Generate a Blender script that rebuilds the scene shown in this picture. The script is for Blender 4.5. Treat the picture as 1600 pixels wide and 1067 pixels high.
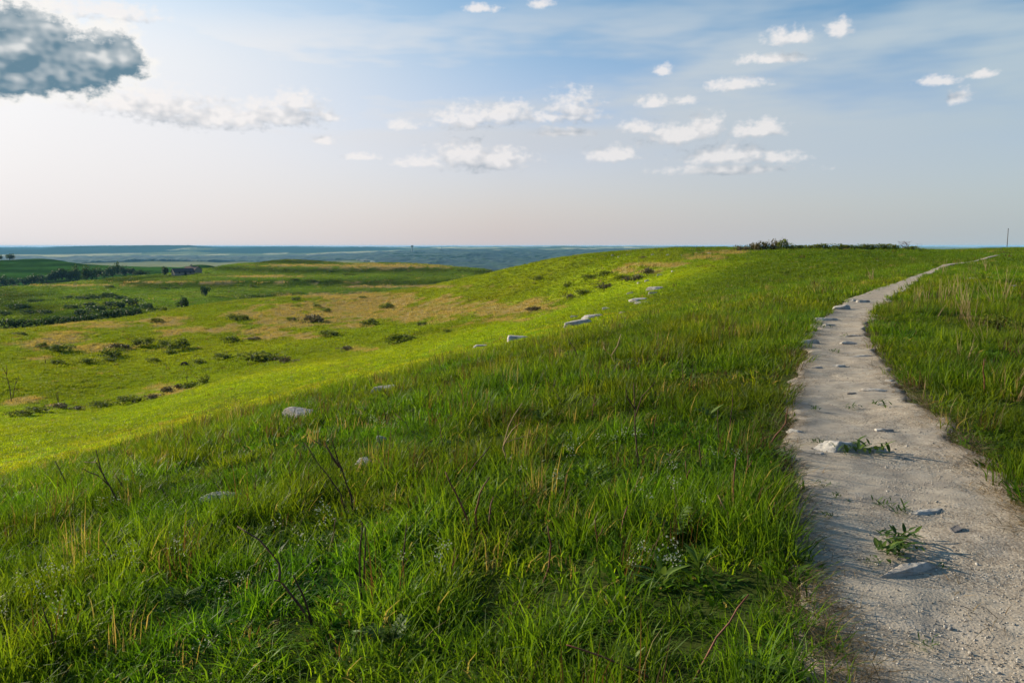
import bpy, bmesh, math, random
import numpy as np
from mathutils import Vector, Matrix, Quaternion, noise as mnoise

random.seed(7); RNG = np.random.default_rng(7)
for o in list(bpy.data.objects): bpy.data.objects.remove(o, do_unlink=True)
SC = bpy.context.scene
COL = SC.collection
R = math.radians

# ------------------------------------------------------------------ camera
F = 1244.4; PITCH = R(6.85); EYE = 1.6
cam_d = bpy.data.cameras.new('camera'); cam = bpy.data.objects.new('camera', cam_d); COL.objects.link(cam)
cam_d.lens = 28; cam_d.sensor_width = 36; cam_d.clip_start = 0.05; cam_d.clip_end = 90000
cam.location = (0, 0, EYE); cam.rotation_euler = (R(90) - PITCH, 0, 0)
SC.camera = cam

# ------------------------------------------------------------------ sun, sky, exposure
SUN_AZ, SUN_EL = R(-61), R(18)          # azimuth from +Y towards +X
SUN_DIR = Vector((math.sin(SUN_AZ)*math.cos(SUN_EL), math.cos(SUN_AZ)*math.cos(SUN_EL), math.sin(SUN_EL)))
sl = bpy.data.lights.new('sun', 'SUN'); sun = bpy.data.objects.new('sun', sl); COL.objects.link(sun)
sl.energy = 4.8; sl.angle = R(0.6); sl.color = (1.0, 0.87, 0.66)
sun.rotation_euler = (-SUN_DIR).to_track_quat('-Z', 'Y').to_euler(); sun.location = (-40, 20, 60)
SC.view_settings.view_transform = 'Standard'; SC.view_settings.look = 'None'
SC.view_settings.gamma = 1.0; EXPO = 0.85; SC.view_settings.exposure = EXPO
try: SC.view_settings.use_curve_mapping = False
except Exception: pass
SKY_STRENGTH = 0.10

def pix_dir(px, py):
    cx = (px-800)/F; cy = (533.5-py)/F; c, s = math.cos(PITCH), math.sin(PITCH)
    return cx, c + s*cy, -s + c*cy
def pix_azel(px, py):
    x, y, z = pix_dir(px, py)
    return math.degrees(math.atan2(x, y)), math.degrees(math.atan2(z, math.hypot(x, y)))

class NT:
    """small helper for writing node trees"""
    def __init__(s, tree): s.t = tree; s.n = tree.nodes; s.l = tree.links
    def new(s, typ, **kw):
        nd = s.n.new(typ)
        for k, v in kw.items(): setattr(nd, k, v)
        return nd
    def link(s, a, b): s.l.new(a, b)
    def put(s, sock, v):
        if hasattr(v, 'is_output'): s.l.new(v, sock)
        else: sock.default_value = v
    def math(s, op, a, b=None, c=None, clamp=False):
        nd = s.new('ShaderNodeMath', operation=op); nd.use_clamp = clamp
        s.put(nd.inputs[0], a)
        if b is not None: s.put(nd.inputs[1], b)
        if c is not None: s.put(nd.inputs[2], c)
        return nd.outputs[0]
    def vmath(s, op, a, b=None, c=None, out=0):
        nd = s.new('ShaderNodeVectorMath', operation=op)
        s.put(nd.inputs[0], a)
        if b is not None: s.put(nd.inputs[1], b)
        if c is not None: s.put(nd.inputs[2], c)
        return nd.outputs[out]
    def mix(s, f, a, b, blend='MIX'):
        nd = s.new('ShaderNodeMix', data_type='RGBA', blend_type=blend)
        s.put(nd.inputs[0], f); s.put(nd.inputs[6], a); s.put(nd.inputs[7], b)
        return nd.outputs[2]
    def smooth(s, v, a, b):
        nd = s.new('ShaderNodeMapRange', interpolation_type='SMOOTHSTEP')
        s.put(nd.inputs['Value'], v); nd.inputs['From Min'].default_value = a; nd.inputs['From Max'].default_value = b
        return nd.outputs['Result']
    def noise(s, vec, scale, detail=4, rough=0.55, dist=0.0, lac=2.0, dim='3D'):
        nd = s.new('ShaderNodeTexNoise', noise_dimensions=dim)
        if vec is not None: s.l.new(vec, nd.inputs['Vector'])
        nd.inputs['Scale'].default_value = scale; nd.inputs['Detail'].default_value = detail
        nd.inputs['Roughness'].default_value = rough; nd.inputs['Distortion'].default_value = dist
        nd.inputs['Lacunarity'].default_value = lac
        return nd.outputs[0]
    def noise_col(s, vec, scale):
        nd = s.new('ShaderNodeTexNoise', noise_dimensions='2D'); s.l.new(vec, nd.inputs['Vector']); nd.inputs['Scale'].default_value = scale; nd.inputs['Detail'].default_value = 2
        return nd.outputs[1]
    def ramp(s, f, stops):
        nd = s.new('ShaderNodeValToRGB'); s.put(nd.inputs[0], f); e = nd.color_ramp.elements
        while len(e) < len(stops): e.new(0.5)
        for el, (p, c) in zip(e, stops): el.position = p; el.color = (*c, 1)
        return nd.outputs[0]

# ---- clouds: soft cumulus described in degrees of azimuth and height above the horizon
BIG = [(40,70,80,62),(100,105,95,52),(165,95,58,50),(20,125,85,36),(190,88,34,40),(-40,90,90,70)]
SMALL = [(240,160,110,24),(335,178,95,22),(425,174,85,21),(462,157,44,18),(515,182,15,9),(505,218,16,8),
 (60,4,110,15),(170,14,70,13),(628,194,26,9),(725,181,48,21),(785,176,56,18),(895,165,44,25),(880,181,70,9),
 (725,240,52,26),(770,246,70,20),(655,252,40,10),(562,244,30,6),
 (1000,197,30,12),(1060,208,56,18),(1105,194,30,18),(1185,200,44,14),(960,240,42,14),(1130,240,64,18),(1215,244,40,10),(1130,264,110,9),
 (880,206,44,8),(1235,56,34,13),(1312,43,18,12),(1210,90,50,9),(1150,130,46,10),
 (1020,158,24,9),(1068,156,22,7),(1465,125,26,8),(1537,114,18,6),(1498,150,15,11),(1038,108,15,8),(750,12,28,7),(845,4,20,8)]
FOLD_U = 41.0
def deg_blobs(lst, grow):
    k = 1244.4*math.pi/180
    return [(*pix_azel(x, y), rx/k*grow, ry/k*grow) for (x, y, rx, ry) in lst]
def cloud_group(name, small, big):
    """raw density of the small cumulus and of the large dark cloud at a point (azimuth, height) in degrees"""
    g = bpy.data.node_groups.new(name, 'ShaderNodeTree')
    g.interface.new_socket('P', in_out='INPUT', socket_type='NodeSocketVector')
    g.interface.new_socket('Raw', in_out='OUTPUT', socket_type='NodeSocketFloat')
    g.interface.new_socket('Big', in_out='OUTPUT', socket_type='NodeSocketFloat')
    g.interface.new_socket('Soft', in_out='OUTPUT', socket_type='NodeSocketFloat')
    g.interface.new_socket('BigSoft', in_out='OUTPUT', socket_type='NodeSocketFloat')
    T = NT(g); gi = T.new('NodeGroupInput'); go = T.new('NodeGroupOutput'); P = gi.outputs[0]
    def env(lst, under):
        cur = None
        for (a, e, ru, rv) in lst:
            # rounded above, flattened below
            if under > 1.5: e -= rv*0.30; rv *= 1.25
            d = T.vmath('MULTIPLY_ADD', P, (1/ru, 1/rv, 0), (-a/ru, -e/rv, 0))
            d2 = T.vmath('MULTIPLY_ADD', P, (-1/ru, -under/rv, 0), (a/ru, under*e/rv, 0))
            l = T.vmath('LENGTH', T.vmath('MAXIMUM', d, d2), out=1)
            cur = l if cur is None else T.math('MINIMUM', cur, l)
        return T.math('SUBTRACT', 1.0, cur)
    pv = T.vmath('MULTIPLY', P, (1, 1.5, 1))
    n = T.math('SUBTRACT', T.noise(pv, 0.45, 1, 0.5, dim='2D'), 0.5)
    n2 = T.math('SUBTRACT', T.noise(pv, 1.0, 4, 0.56, dim='2D'), 0.5)
    ns = T.math('SUBTRACT', T.noise(pv, 1.0, 1, 0.5, dim='2D'), 0.5)
    if small:
        n3 = T.math('SUBTRACT', T.noise(pv, 2.3, 2, 0.45, dim='2D'), 0.5); E = env(small, 1.8)
        T.link(T.math('MULTIPLY_ADD', E, 1.6, T.math('MULTIPLY_ADD', n3, 1.1, T.math('MULTIPLY_ADD', n, 0.7, T.math('MULTIPLY', n2, 1.8)))), go.inputs[0])
        T.link(T.math('MULTIPLY_ADD', E, 1.6, T.math('MULTIPLY_ADD', n3, 0.5, T.math('MULTIPLY', ns, 2.0))), go.inputs[2])
    if big:
        E = env(big, 1.35)
        T.link(T.math('MULTIPLY_ADD', E, 2.8, T.math('MULTIPLY_ADD', n, 1.4, T.math('MULTIPLY', n2, 2.1))), go.inputs[1])
        T.link(T.math('MULTIPLY_ADD', E, 2.0, T.math('MULTIPLY_ADD', n, 1.6, T.math('MULTIPLY', ns, 2.4))), go.inputs[3])
    return g

def build_world():
    w = bpy.data.worlds.new('World'); SC.world = w; w.use_nodes = True
    T = NT(w.node_tree); T.n.clear()
    out = T.new('ShaderNodeOutputWorld')
    sky = T.new('ShaderNodeTexSky', sky_type='NISHITA'); sky.sun_disc = False
    sky.sun_elevation = SUN_EL; sky.sun_rotation = SUN_AZ; sky.air_density = 1.0; sky.dust_density = 1.3; sky.ozone_density = 1.2
    sky.altitude = 400
    tc = T.new('ShaderNodeTexCoord'); D = tc.outputs['Generated']
    sx = T.new('ShaderNodeSeparateXYZ'); T.link(D, sx.inputs[0]); x, y, z = sx.outputs
    az = T.math('MULTIPLY', T.math('ARCTAN2', x, y), 180/math.pi)
    el = T.math('MULTIPLY', T.math('ARCSINE', z), 180/math.pi)
    # the same broken cloud field goes on round the whole horizon (folded every 82 degrees)
    u = T.math('SUBTRACT', T.math('PINGPONG', T.math('ADD', az, FOLD_U), 2*FOLD_U), FOLD_U)
    v = T.math('MAXIMUM', el, 0.0)
    cb = T.new('ShaderNodeCombineXYZ'); T.put(cb.inputs[0], u); T.put(cb.inputs[1], v); P = cb.outputs[0]
    S = 1.0/(SKY_STRENGTH*2**EXPO)
    # thin high veil and low haze of the sky
    vp = T.vmath('MULTIPLY', P, (0.045, 0.22, 1)); vp = T.vmath('ADD', vp, (3.1, 0, 0))
    cir = T.noise(vp, 1.0, 4, 0.6, dim='2D')
    band = T.math('MULTIPLY', T.smooth(v, 3.0, 9.0), T.smooth(v, 18.5, 12.0))
    veil = T.math('MULTIPLY', T.smooth(cir, 0.30, 0.64), T.math('MULTIPLY_ADD', band, 0.75, 0.16))
    low = T.math('MULTIPLY', T.math('POWER', 2.718, T.math('MULTIPLY', v, -1/8.5)), 0.95)
    sdot = T.vmath('DOT_PRODUCT', D, tuple(SUN_DIR), out=1)
    g01 = T.math('MULTIPLY_ADD', sdot, 0.5, 0.5)
    hz = T.ramp(g01, [(0.0,(0.41,0.50,0.55)),(0.475,(0.44,0.51,0.55)),(0.74,(0.61,0.555,0.565)),(0.92,(0.78,0.735,0.74)),(1.0,(0.95,0.90,0.86))])
    hz = T.vmath('SCALE', hz); hz.node.inputs['Scale'].default_value = S
    vc = T.ramp(g01, [(0.0,(0.42,0.56,0.66)),(0.475,(0.45,0.58,0.67)),(0.74,(0.60,0.68,0.74)),(0.86,(0.88,0.89,0.90)),(0.93,(1.0,1.0,1.0))])
    vc = T.vmath('SCALE', vc); vc.node.inputs['Scale'].default_value = S
    # the whole sky is filmed over more and more thickly towards the sun
    film = T.math('MULTIPLY', T.smooth(g01, 0.69, 0.93), 0.92)
    base = T.mix(T.smooth(el, 5.0, 17.0), T.mix(1.0, sky.outputs[0], (0.86, 0.85, 1.0, 1), 'MULTIPLY'), T.mix(1.0, sky.outputs[0], (0.31, 0.68, 0.86, 1), 'MULTIPLY'))
    c = T.mix(T.math('MAXIMUM', veil, T.math('MULTIPLY', film, T.smooth(v, 22.0, 11.0))), base, vc)
    c = T.mix(low, c, hz)
    def background(col):
        bg = T.new('ShaderNodeBackground'); T.link(col, bg.inputs[0]); bg.inputs[1].default_value = SKY_STRENGTH; return bg.outputs[0]
    shader = background(c)
    def inside(val, lo, hi): return T.math('MULTIPLY', T.math('GREATER_THAN', val, lo), T.math('LESS_THAN', val, hi))
    SM, BG = deg_blobs(SMALL, 1.15), deg_blobs(BIG, 1.12)
    cuts = [-FOLD_U-0.1, -20.0, -8.0, 3.0, 12.0, FOLD_U+0.1]
    for k in range(len(cuts)-1):
        lo, hi = cuts[k], cuts[k+1]
        pick = lambda L: [b for b in L if b[0]+b[2]*2+1 > lo and b[0]-b[2]*2-1 < hi]
        sm, bi = pick(SM), pick(BG)
        g = cloud_group('cumulus_%d' % k, sm, bi)
        a = T.new('ShaderNodeGroup'); a.node_tree = g; T.link(P, a.inputs[0])
        b = T.new('ShaderNodeGroup'); b.node_tree = g; T.link(T.vmath('ADD', P, (-0.50, 0.95, 0)), b.inputs[0])
        raw, big, soft, bsoft = a.outputs; soft_s, bsoft_s = b.outputs[2], b.outputs[3]; cc = c
        alpha = T.math('MULTIPLY', T.smooth(raw, -0.15, 1.2), 0.90)
        lit = T.math('MULTIPLY_ADD', T.math('SUBTRACT', soft, soft_s), 0.55, 0.46, clamp=True)
        lit = T.math('MULTIPLY_ADD', T.smooth(raw, 0.9, 0.1), 0.16, lit, clamp=True)
        ccol = T.mix(lit, (0.34*S, 0.395*S, 0.46*S, 1), (0.95*S, 0.90*S, 0.87*S, 1))
        cc = T.mix(T.math('MULTIPLY', alpha, T.math('MULTIPLY_ADD', low, -0.50, 0.95)), cc, ccol)
        if bi:
            alpha_b = T.smooth(big, -0.2, 0.8); db = T.math('SUBTRACT', bsoft, bsoft_s)
            litb = T.math('ADD', T.math('MULTIPLY', T.smooth(big, 1.35, 0.35), 1.0), T.math('ADD', T.math('MULTIPLY', T.smooth(db, 0.5, 1.8), 0.45), T.math('MULTIPLY', T.smooth(db, -0.8, 0.8), 0.30)), clamp=True)
            cc = T.mix(T.math('MULTIPLY', alpha_b, 0.97), cc, T.mix(litb, (0.115*S, 0.225*S, 0.305*S, 1), (0.95*S, 0.93*S, 0.90*S, 1)))
        mx = T.new('ShaderNodeMixShader'); T.link(T.math('MULTIPLY', inside(u, lo, hi), inside(el, 2.0, 25.0)), mx.inputs[0])
        T.link(shader, mx.inputs[1]); T.link(background(cc), mx.inputs[2]); shader = mx.outputs[0]
    T.link(shader, out.inputs[0])
    w.cycles.sampling_method = 'NONE'
build_world()
SC.cycles.max_bounces = 4; SC.cycles.diffuse_bounces = 3; SC.cycles.glossy_bounces = 2; SC.cycles.transmission_bounces = 3
SC.cycles.volume_bounces = 0; SC.cycles.transparent_max_bounces = 4
SC.cycles.use_denoising = True; SC.cycles.use_adaptive_sampling = True; SC.cycles.adaptive_threshold = 0.02; SC.cycles.use_light_tree = False; SC.cycles.debug_use_spatial_splits = True
SC.cycles.sample_clamp_indirect = 4.0

# ------------------------------------------------------------------ noise
def _h(ix, iy, seed):
    n = (ix.astype(np.int64)*374761393 + iy.astype(np.int64)*668265263 + seed*974634777) & 0xffffffff
    n = ((n ^ (n >> 13))*1274126177) & 0xffffffff
    return ((n ^ (n >> 16)) & 0xffff)/65535.0
def vnoise(x, y, seed=0):
    ix, iy = np.floor(x), np.floor(y); fx, fy = x-ix, y-iy
    fx = fx*fx*fx*(fx*(fx*6-15)+10); fy = fy*fy*fy*(fy*(fy*6-15)+10)
    a, b, c, d = _h(ix, iy, seed), _h(ix+1, iy, seed), _h(ix, iy+1, seed), _h(ix+1, iy+1, seed)
    return (a*(1-fx)+b*fx)*(1-fy) + (c*(1-fx)+d*fx)*fy - 0.5
def fbm(x, y, octs=4, seed=0, gain=0.5):
    s = 0; a = 1.0
    for k in range(octs):
        s = s + a*vnoise(x*2**k + 17.3*k, y*2**k - 9.1*k, seed+k); a *= gain
    return s
def sstep(x, a, b):
    t = np.clip((x-a)/(b-a), 0, 1); return t*t*(3-2*t)

# ------------------------------------------------------------------ terrain: one surface through surveyed points
def ztop(Y):
    return 1.15*sstep(np.asarray(Y, float), 22, 150)
def on_top(px, py):
    x, y, z = pix_dir(px, py); d = 10.0
    for _ in range(60):
        dn = (EYE - float(ztop(d)))/max(1e-4, -z/y); d = 0.5*d + 0.5*min(dn, 400)
    return x/y*d, d
L_PIX = [(1300,1067),(1268,960),(1252,880),(1240,800),(1226,740),(1217,690),(1230,640),(1244,600),(1254,560),(1264,520),(1276,500),(1322,470),(1372,448),(1422,428),(1466,413),(1510,404),(1556,398)]
R_PIX = [(1957,1067),(1600,795),(1545,722),(1480,665),(1428,620),(1396,585),(1374,550),(1360,515),(1368,487),(1404,459),(1437,436),(1476,418),(1520,406),(1562,399)]
LE = np.array([(0.75,-6)] + [on_top(*p) for p in L_PIX]); RE = np.array([(2.35,-6)] + [on_top(*p) for p in R_PIX])
LE = LE[np.argsort(LE[:,1])]; RE = RE[np.argsort(RE[:,1])]
def smooth_poly(P):
    ys = np.concatenate([np.arange(-6, 30, 0.25), np.geomspace(30, P[-1,1], 60)])
    xs = np.interp(ys, P[:,1], P[:,0])
    for _ in range(3):
        xs[1:-1] = 0.25*xs[:-2]+0.5*xs[1:-1]+0.25*xs[2:]
    return np.stack([xs, ys], 1)
LE, RE = smooth_poly(LE), smooth_poly(RE)
PATH_END = min(LE[-1,1], RE[-1,1])
_w = np.interp(LE[:,1], RE[:,1], RE[:,0])-LE[:,0]; LE[:,0] += _w*(0.42*sstep(LE[:,1], 24, 45)+0.12*sstep(LE[:,1], 45, 75))
def XL(Y): return np.interp(Y, LE[:,1], LE[:,0])
def XR(Y): return np.interp(Y, RE[:,1], RE[:,0])
def left_of_path(X, Y):
    m = (XL(Y+2)-XL(Y-2))/4.0
    return (XL(Y)-X)/np.sqrt(1+m*m)
def hill_z(X, Y):
    t = np.maximum(left_of_path(X, Y), 0)
    return ztop(Y) - (0.09*t + 0.009*t*t)

VIS = [(0,725,45),(0,690,62),(0,660,78),(0,645,86),(150,690,50),(150,655,74),(150,634,90),(300,645,54),(300,620,74),(300,602,95),
 (450,606,58),(450,582,80),(450,564,104),(600,572,58),(600,555,85),(600,540,108),(700,535,78),(700,518,106),(800,506,84),(800,496,110),
 (860,482,112),(930,458,108),(1000,431,104),
 (0,600,106),(0,560,130),(0,535,145),(0,519,165),(150,610,102),(150,560,130),(150,522,155),(150,503,178),
 (300,572,118),(300,530,146),(300,500,170),(300,479,195),(450,546,120),(450,510,150),(450,482,180),(450,463,210),
 (600,528,121),(600,500,150),(600,476,185),(600,457,215),(700,500,128),(700,470,165),(700,440,205),(780,488,125),(780,458,158),(780,424,195),
 (860,465,128),(860,430,160),(860,405,184),(930,440,124),(930,415,146),(930,397,170),(1000,418,116),(1000,405,132),(1000,393,150),
 (1080,404,112),(1080,391.5,132),(1150,397,102),(1150,391.7,122),(1230,390.2,112),(1300,389.2,110),(1380,389.2,110),(1440,391.7,120),(1475,392.7,140),(1520,390.7,150),(1600,389.4,155),(1700,389.2,160),
 (0,503,270),(0,480,330),(0,461,400),(0,452,465),(100,493,280),(100,470,350),(100,456,410),(100,443,485),(200,483,290),(200,462,370),(200,446,430),(200,433,505),
 (300,464,340),(300,450,400),(300,436,460),(300,425.5,520),(400,456,400),(400,436,450),(400,421,520),(400,410,570),(450,406.5,590),(500,407,600),(500,441,430),(500,424,500),
 (560,411,600),(600,408.5,610),(600,446,420),(600,430,480),(650,411.5,600),(700,416.5,560),(700,431,480),(770,424,480),
 (50,441,650),(150,432,680),(220,428,720),(0,446,640),(0,424,770),(0,406,900),(80,405.5,900),(102,409.5,900),(160,414.5,880),(250,417.5,850),(280,420,770),(310,415,770),(340,417,770),
 (-150,410,900),(-150,450,500),(-150,540,150),(-150,660,95),(-150,760,45)]
HID = [(0,225,-22),(150,235,-23),(300,260,-21),(450,290,-24),(600,300,-25),(780,280,-22),(860,260,-20),(930,240,-15),(1000,230,-12),(1080,210,-8),(1150,200,-6),(1300,200,-5),(1400,210,-5),(1450,260,-6),
 (1450,185,-0.6),(1520,195,0.1),(1600,200,0.35),(1700,205,0.35),(1520,260,-1.0),(1560,300,-1.2),(1600,270,-0.6),(1600,340,-2.2),(1700,280,-0.6),(1700,340,-2),(860,480,-40),(1000,480,-40),(1150,480,-36),(1300,480,-34),(1450,480,-34),(1600,560,-30),(1700,560,-30),
 (0,560,-31),(100,580,-30),(200,610,-26),(300,650,-20),(450,760,-28),(600,780,-34),(700,720,-34),(780,640,-32),
 (0,1080,-36),(150,1080,-38),(300,1000,-34),(-150,1080,-36)] + [(p, 1400, -71) for p in (-300,-150,0,200,400,600,800,1000,1200,1400,1600,1800)] + [(p, 1000, -58) for p in (450,600,800,1000,1200,1400,1600,1750)]
ctrl = []
for px, py, d in VIS:
    x, y, z = pix_dir(px, py); k = d/y; ctrl.append((x*k, d, EYE+z*k))
for px, d, z in HID: ctrl.append(((px-800)/F*d, d, z))
for azd in np.arange(-44, 45, 5.5):
    for r in (0.9, 1.4, 2.1, 3.1, 4.5, 6.2, 8.5, 11.5, 15, 19.5, 26, 35, 48, 66, 88):
        X, Y = r*math.sin(R(azd)), r*math.cos(R(azd)); t = float(left_of_path(X, Y))
        if t < 15 and (r < 30 or t < 9): ctrl.append((X, Y, float(hill_z(X, Y))))
ctrl = np.array(ctrl)
CU = np.arctan2(ctrl[:,0], ctrl[:,1]); CRr = np.hypot(ctrl[:,0], ctrl[:,1]); CV = np.log(CRr)*0.55
CT = (ctrl[:,2]-EYE)/CRr
def _phi(d2): return np.where(d2 > 1e-12, 0.5*d2*np.log(np.maximum(d2, 1e-12)), 0)
N = len(ctrl)
A = np.zeros((N+3, N+3)); A[:N,:N] = _phi((CU[:,None]-CU)**2 + (CV[:,None]-CV)**2) + np.eye(N)*2e-5
A[:N,N] = 1; A[:N,N+1] = CU; A[:N,N+2] = CV; A[N:,:N] = A[:N,N:].T
WGT = np.linalg.solve(A, np.concatenate([CT, [0,0,0]]))
def tps(u, v):
    out = np.empty(u.shape); uf, vf, of = u.ravel(), v.ravel(), out.ravel()
    for i in range(0, len(uf), 40000):
        a, b = uf[i:i+40000,None], vf[i:i+40000,None]
        of[i:i+40000] = _phi((a-CU)**2+(b-CV)**2) @ WGT[:N] + WGT[N] + WGT[N+1]*a[:,0] + WGT[N+2]*b[:,0]
    return out
AZ_F = np.arange(-66, 66.01, 0.25)
AZ_ALL = np.radians(np.concatenate([AZ_F, np.arange(70, 294, 4.0), [294.0]]))
NR = 470; R0, R1 = 0.7, 1480.0
RR = np.geomspace(R0, R1, NR)
LIM = R(42)
ev_az = AZ_ALL[(AZ_ALL >= -LIM-1e-6) & (AZ_ALL <= LIM+1e-6)]
TV = tps(np.repeat(ev_az[:,None], NR, 1), np.repeat((np.log(RR)*0.55)[None,:], len(ev_az), 0))
TAN = np.empty((len(AZ_ALL), NR))
for i, a in enumerate(AZ_ALL):
    if -LIM-1e-6 <= a <= LIM+1e-6: TAN[i] = TV[int(np.argmin(abs(ev_az-a)))]
    else:
        s = ((a-LIM) % (2*math.pi))/(2*math.pi-2*LIM); s = s*s*(3-2*s)
        TAN[i] = TV[-1]*(1-s) + TV[0]*s
GX = np.sin(AZ_ALL)[:,None]*RR[None,:]; GY = np.cos(AZ_ALL)[:,None]*RR[None,:]
GZ = EYE + TAN*RR[None,:]
rr = np.broadcast_to(RR[None,:], GZ.shape)
path_in = sstep(left_of_path(GX, GY), 1.6, 0.2)*sstep(XR(GY)-GX, -1.6, -0.2)*(rr < PATH_END+20)
GZ = GZ + fbm(GX/1.3, GY/1.3, 3, 3)*0.10*sstep(rr, 120, 10)*(1-path_in)
GZ = GZ + fbm(GX/9, GY/9, 3, 11)*0.25*sstep(rr, 25, 80)*sstep(rr, 900, 200)*np.where(GX > 5, 0.25, 1.0)
GZ = GZ + fbm(GX/40, GY/40, 3, 21)*1.6*sstep(rr, 230, 400)*np.where(GX > 60, 0.2, 1.0)
_t = sstep(rr, 255, 330)*sstep(rr, 1000, 700); GZ = GZ + _t*0.75*np.sin(2*math.pi*GZ/4.6 + 1.5*fbm(GX/70, GY/70, 2, 23))
LOGR = np.log(RR)
GZP = GZ.copy()                       # surface of the path; the soil below it lies a little lower
_in = np.minimum(left_of_path(GX, GY)*-1, XR(GY)-GX)
GZ = GZ - 0.09*sstep(_in, 0.02, 0.16)*(rr < PATH_END)
def hz(X, Y, G=None):
    G = GZ if G is None else G
    X, Y = np.asarray(X, float), np.asarray(Y, float)
    a = np.arctan2(X, Y); a = np.where(a < AZ_ALL[0], a+2*math.pi, a)
    fi = np.interp(a, AZ_ALL, np.arange(len(AZ_ALL))); fj = np.interp(np.log(np.maximum(np.hypot(X, Y), R0)), LOGR, np.arange(NR))
    i = np.minimum(fi.astype(int), len(AZ_ALL)-2); j = np.minimum(fj.astype(int), NR-2); s, t = fi-i, fj-j
    return (G[i,j]*(1-s)+G[i+1,j]*s)*(1-t) + (G[i,j+1]*(1-s)+G[i+1,j+1]*s)*t
RUNMAX = np.maximum.accumulate((GZ-EYE)/RR[None,:], axis=1)
def visible(X, Y, h=0.4, slack=1.2):
    a = np.arctan2(X, Y); i = np.clip(np.round(np.interp(a, AZ_ALL, np.arange(len(AZ_ALL)))).astype(int), 0, len(AZ_ALL)-1)
    r = np.hypot(X, Y); j = np.clip(np.interp(np.log(r), LOGR, np.arange(NR)).astype(int)-2, 0, NR-1)
    return (hz(X, Y)+h+slack-EYE)/r >= RUNMAX[i,j]
def hit(px, py, rmin=0.8, rmax=1450):
    """first point of the ground on the line of sight through a spot of the photograph"""
    x, y, z = pix_dir(px, py); h = math.hypot(x, y)
    rs = np.geomspace(rmin, rmax, 3000); d = EYE + z/h*rs - hz(x/h*rs, y/h*rs)
    k = np.where(d <= 0)[0]
    r = rs[k[0]] if len(k) else rs[int(np.argmin(d))]
    return x/h*r, y/h*r, float(hz(x/h*r, y/h*r)), r
def project(X, Y, Z):
    c, s = math.cos(PITCH), math.sin(PITCH); dz = Z-EYE
    dep = Y*c - dz*s; up = Y*s + dz*c
    return 800 + F*X/dep, 533.5 - F*up/dep

# ---- what grows where (plant colours, with shade of the far hills painted in)
TANS = [(700,485,120,16),(800,480,70,14),(620,474,100,14),(540,478,90,16),(470,490,90,20),(560,487,70,22),(650,492,110,16),(770,486,90,13),(830,482,40,10),(560,463,140,6),(690,470,50,7),(90,527,60,10),(150,508,80,5),(60,540,40,7),
 (170,545,80,6),(272,520,26,10),(262,502,40,7),(370,515,30,8),(460,525,40,6),(990,424,40,7),(1020,414,60,5),(1105,402,40,4),(1140,396,40,3),(560,545,30,5),(270,610,40,8),(235,617,30,6),(45,628,40,9),
 (790,500,60,5),(860,482,40,4),(600,416,100,4),(480,415,80,2),(420,432,60,2),(330,441,200,1.5),(120,446,100,1.5),(640,448,120,2),(60,560,40,5),(410,520,60,10),(300,515,60,8),(380,490,40,6),(450,505,60,10)]
def lerp(a, b, t): return a*(1-t[...,None]) + b*t[...,None]
def plant_colour(X, Y, Z):
    r = np.hypot(X, Y); a = np.degrees(np.arctan2(X, Y))
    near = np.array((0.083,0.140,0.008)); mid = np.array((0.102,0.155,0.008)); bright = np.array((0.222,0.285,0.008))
    h2 = np.array((0.160,0.198,0.008)); h3 = np.array((0.070,0.108,0.007)); h4 = np.array((0.026,0.070,0.010))  # terraced hill and farthest hill darkened: their shade is painted into the colour
    c = lerp(near, mid, sstep(r, 12, 40))
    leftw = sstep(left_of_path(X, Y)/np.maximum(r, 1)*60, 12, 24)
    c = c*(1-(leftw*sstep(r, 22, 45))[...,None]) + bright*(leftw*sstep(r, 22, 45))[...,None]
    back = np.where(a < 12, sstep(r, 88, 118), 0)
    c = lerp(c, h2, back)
    c = lerp(c, h3, sstep(r, 230, 300)); c = lerp(c, h4, sstep(r, 640, 760))
    n = fbm(X/14, Y/14, 4, 5); n2 = fbm(X/3.1, Y/3.1, 3, 8)
    c = c*(1 + 0.30*n + 0.14*n2)[...,None]
    c[...,0] *= (1 + 0.18*fbm(X/22+5, Y/22, 3, 31))
    # vegetation belts and painted relief shading, banded along the limestone benches
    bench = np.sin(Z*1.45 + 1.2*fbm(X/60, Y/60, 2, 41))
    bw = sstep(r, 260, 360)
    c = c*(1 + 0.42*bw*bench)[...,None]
    px, py = project(X, Y, Z)
    tan = np.zeros_like(X)
    for (ex, ey, rx, ry) in TANS:
        q = ((px-ex)/rx)**2 + ((py-ey)/ry)**2
        tan = np.maximum(tan, np.exp(-q*1.1))
    tan = sstep(tan + 1.0*fbm(X/3.5, Y/3.5, 4, 61) + 0.25*fbm(X/16, Y/16, 3, 65), 0.36, 0.74)*(r > 82)*sstep(tan, 0.02, 0.25)
    c = lerp(c, np.array((0.335,0.228,0.115)), tan*0.80)
    return np.clip(c, 0.004, 0.6), tan

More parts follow.
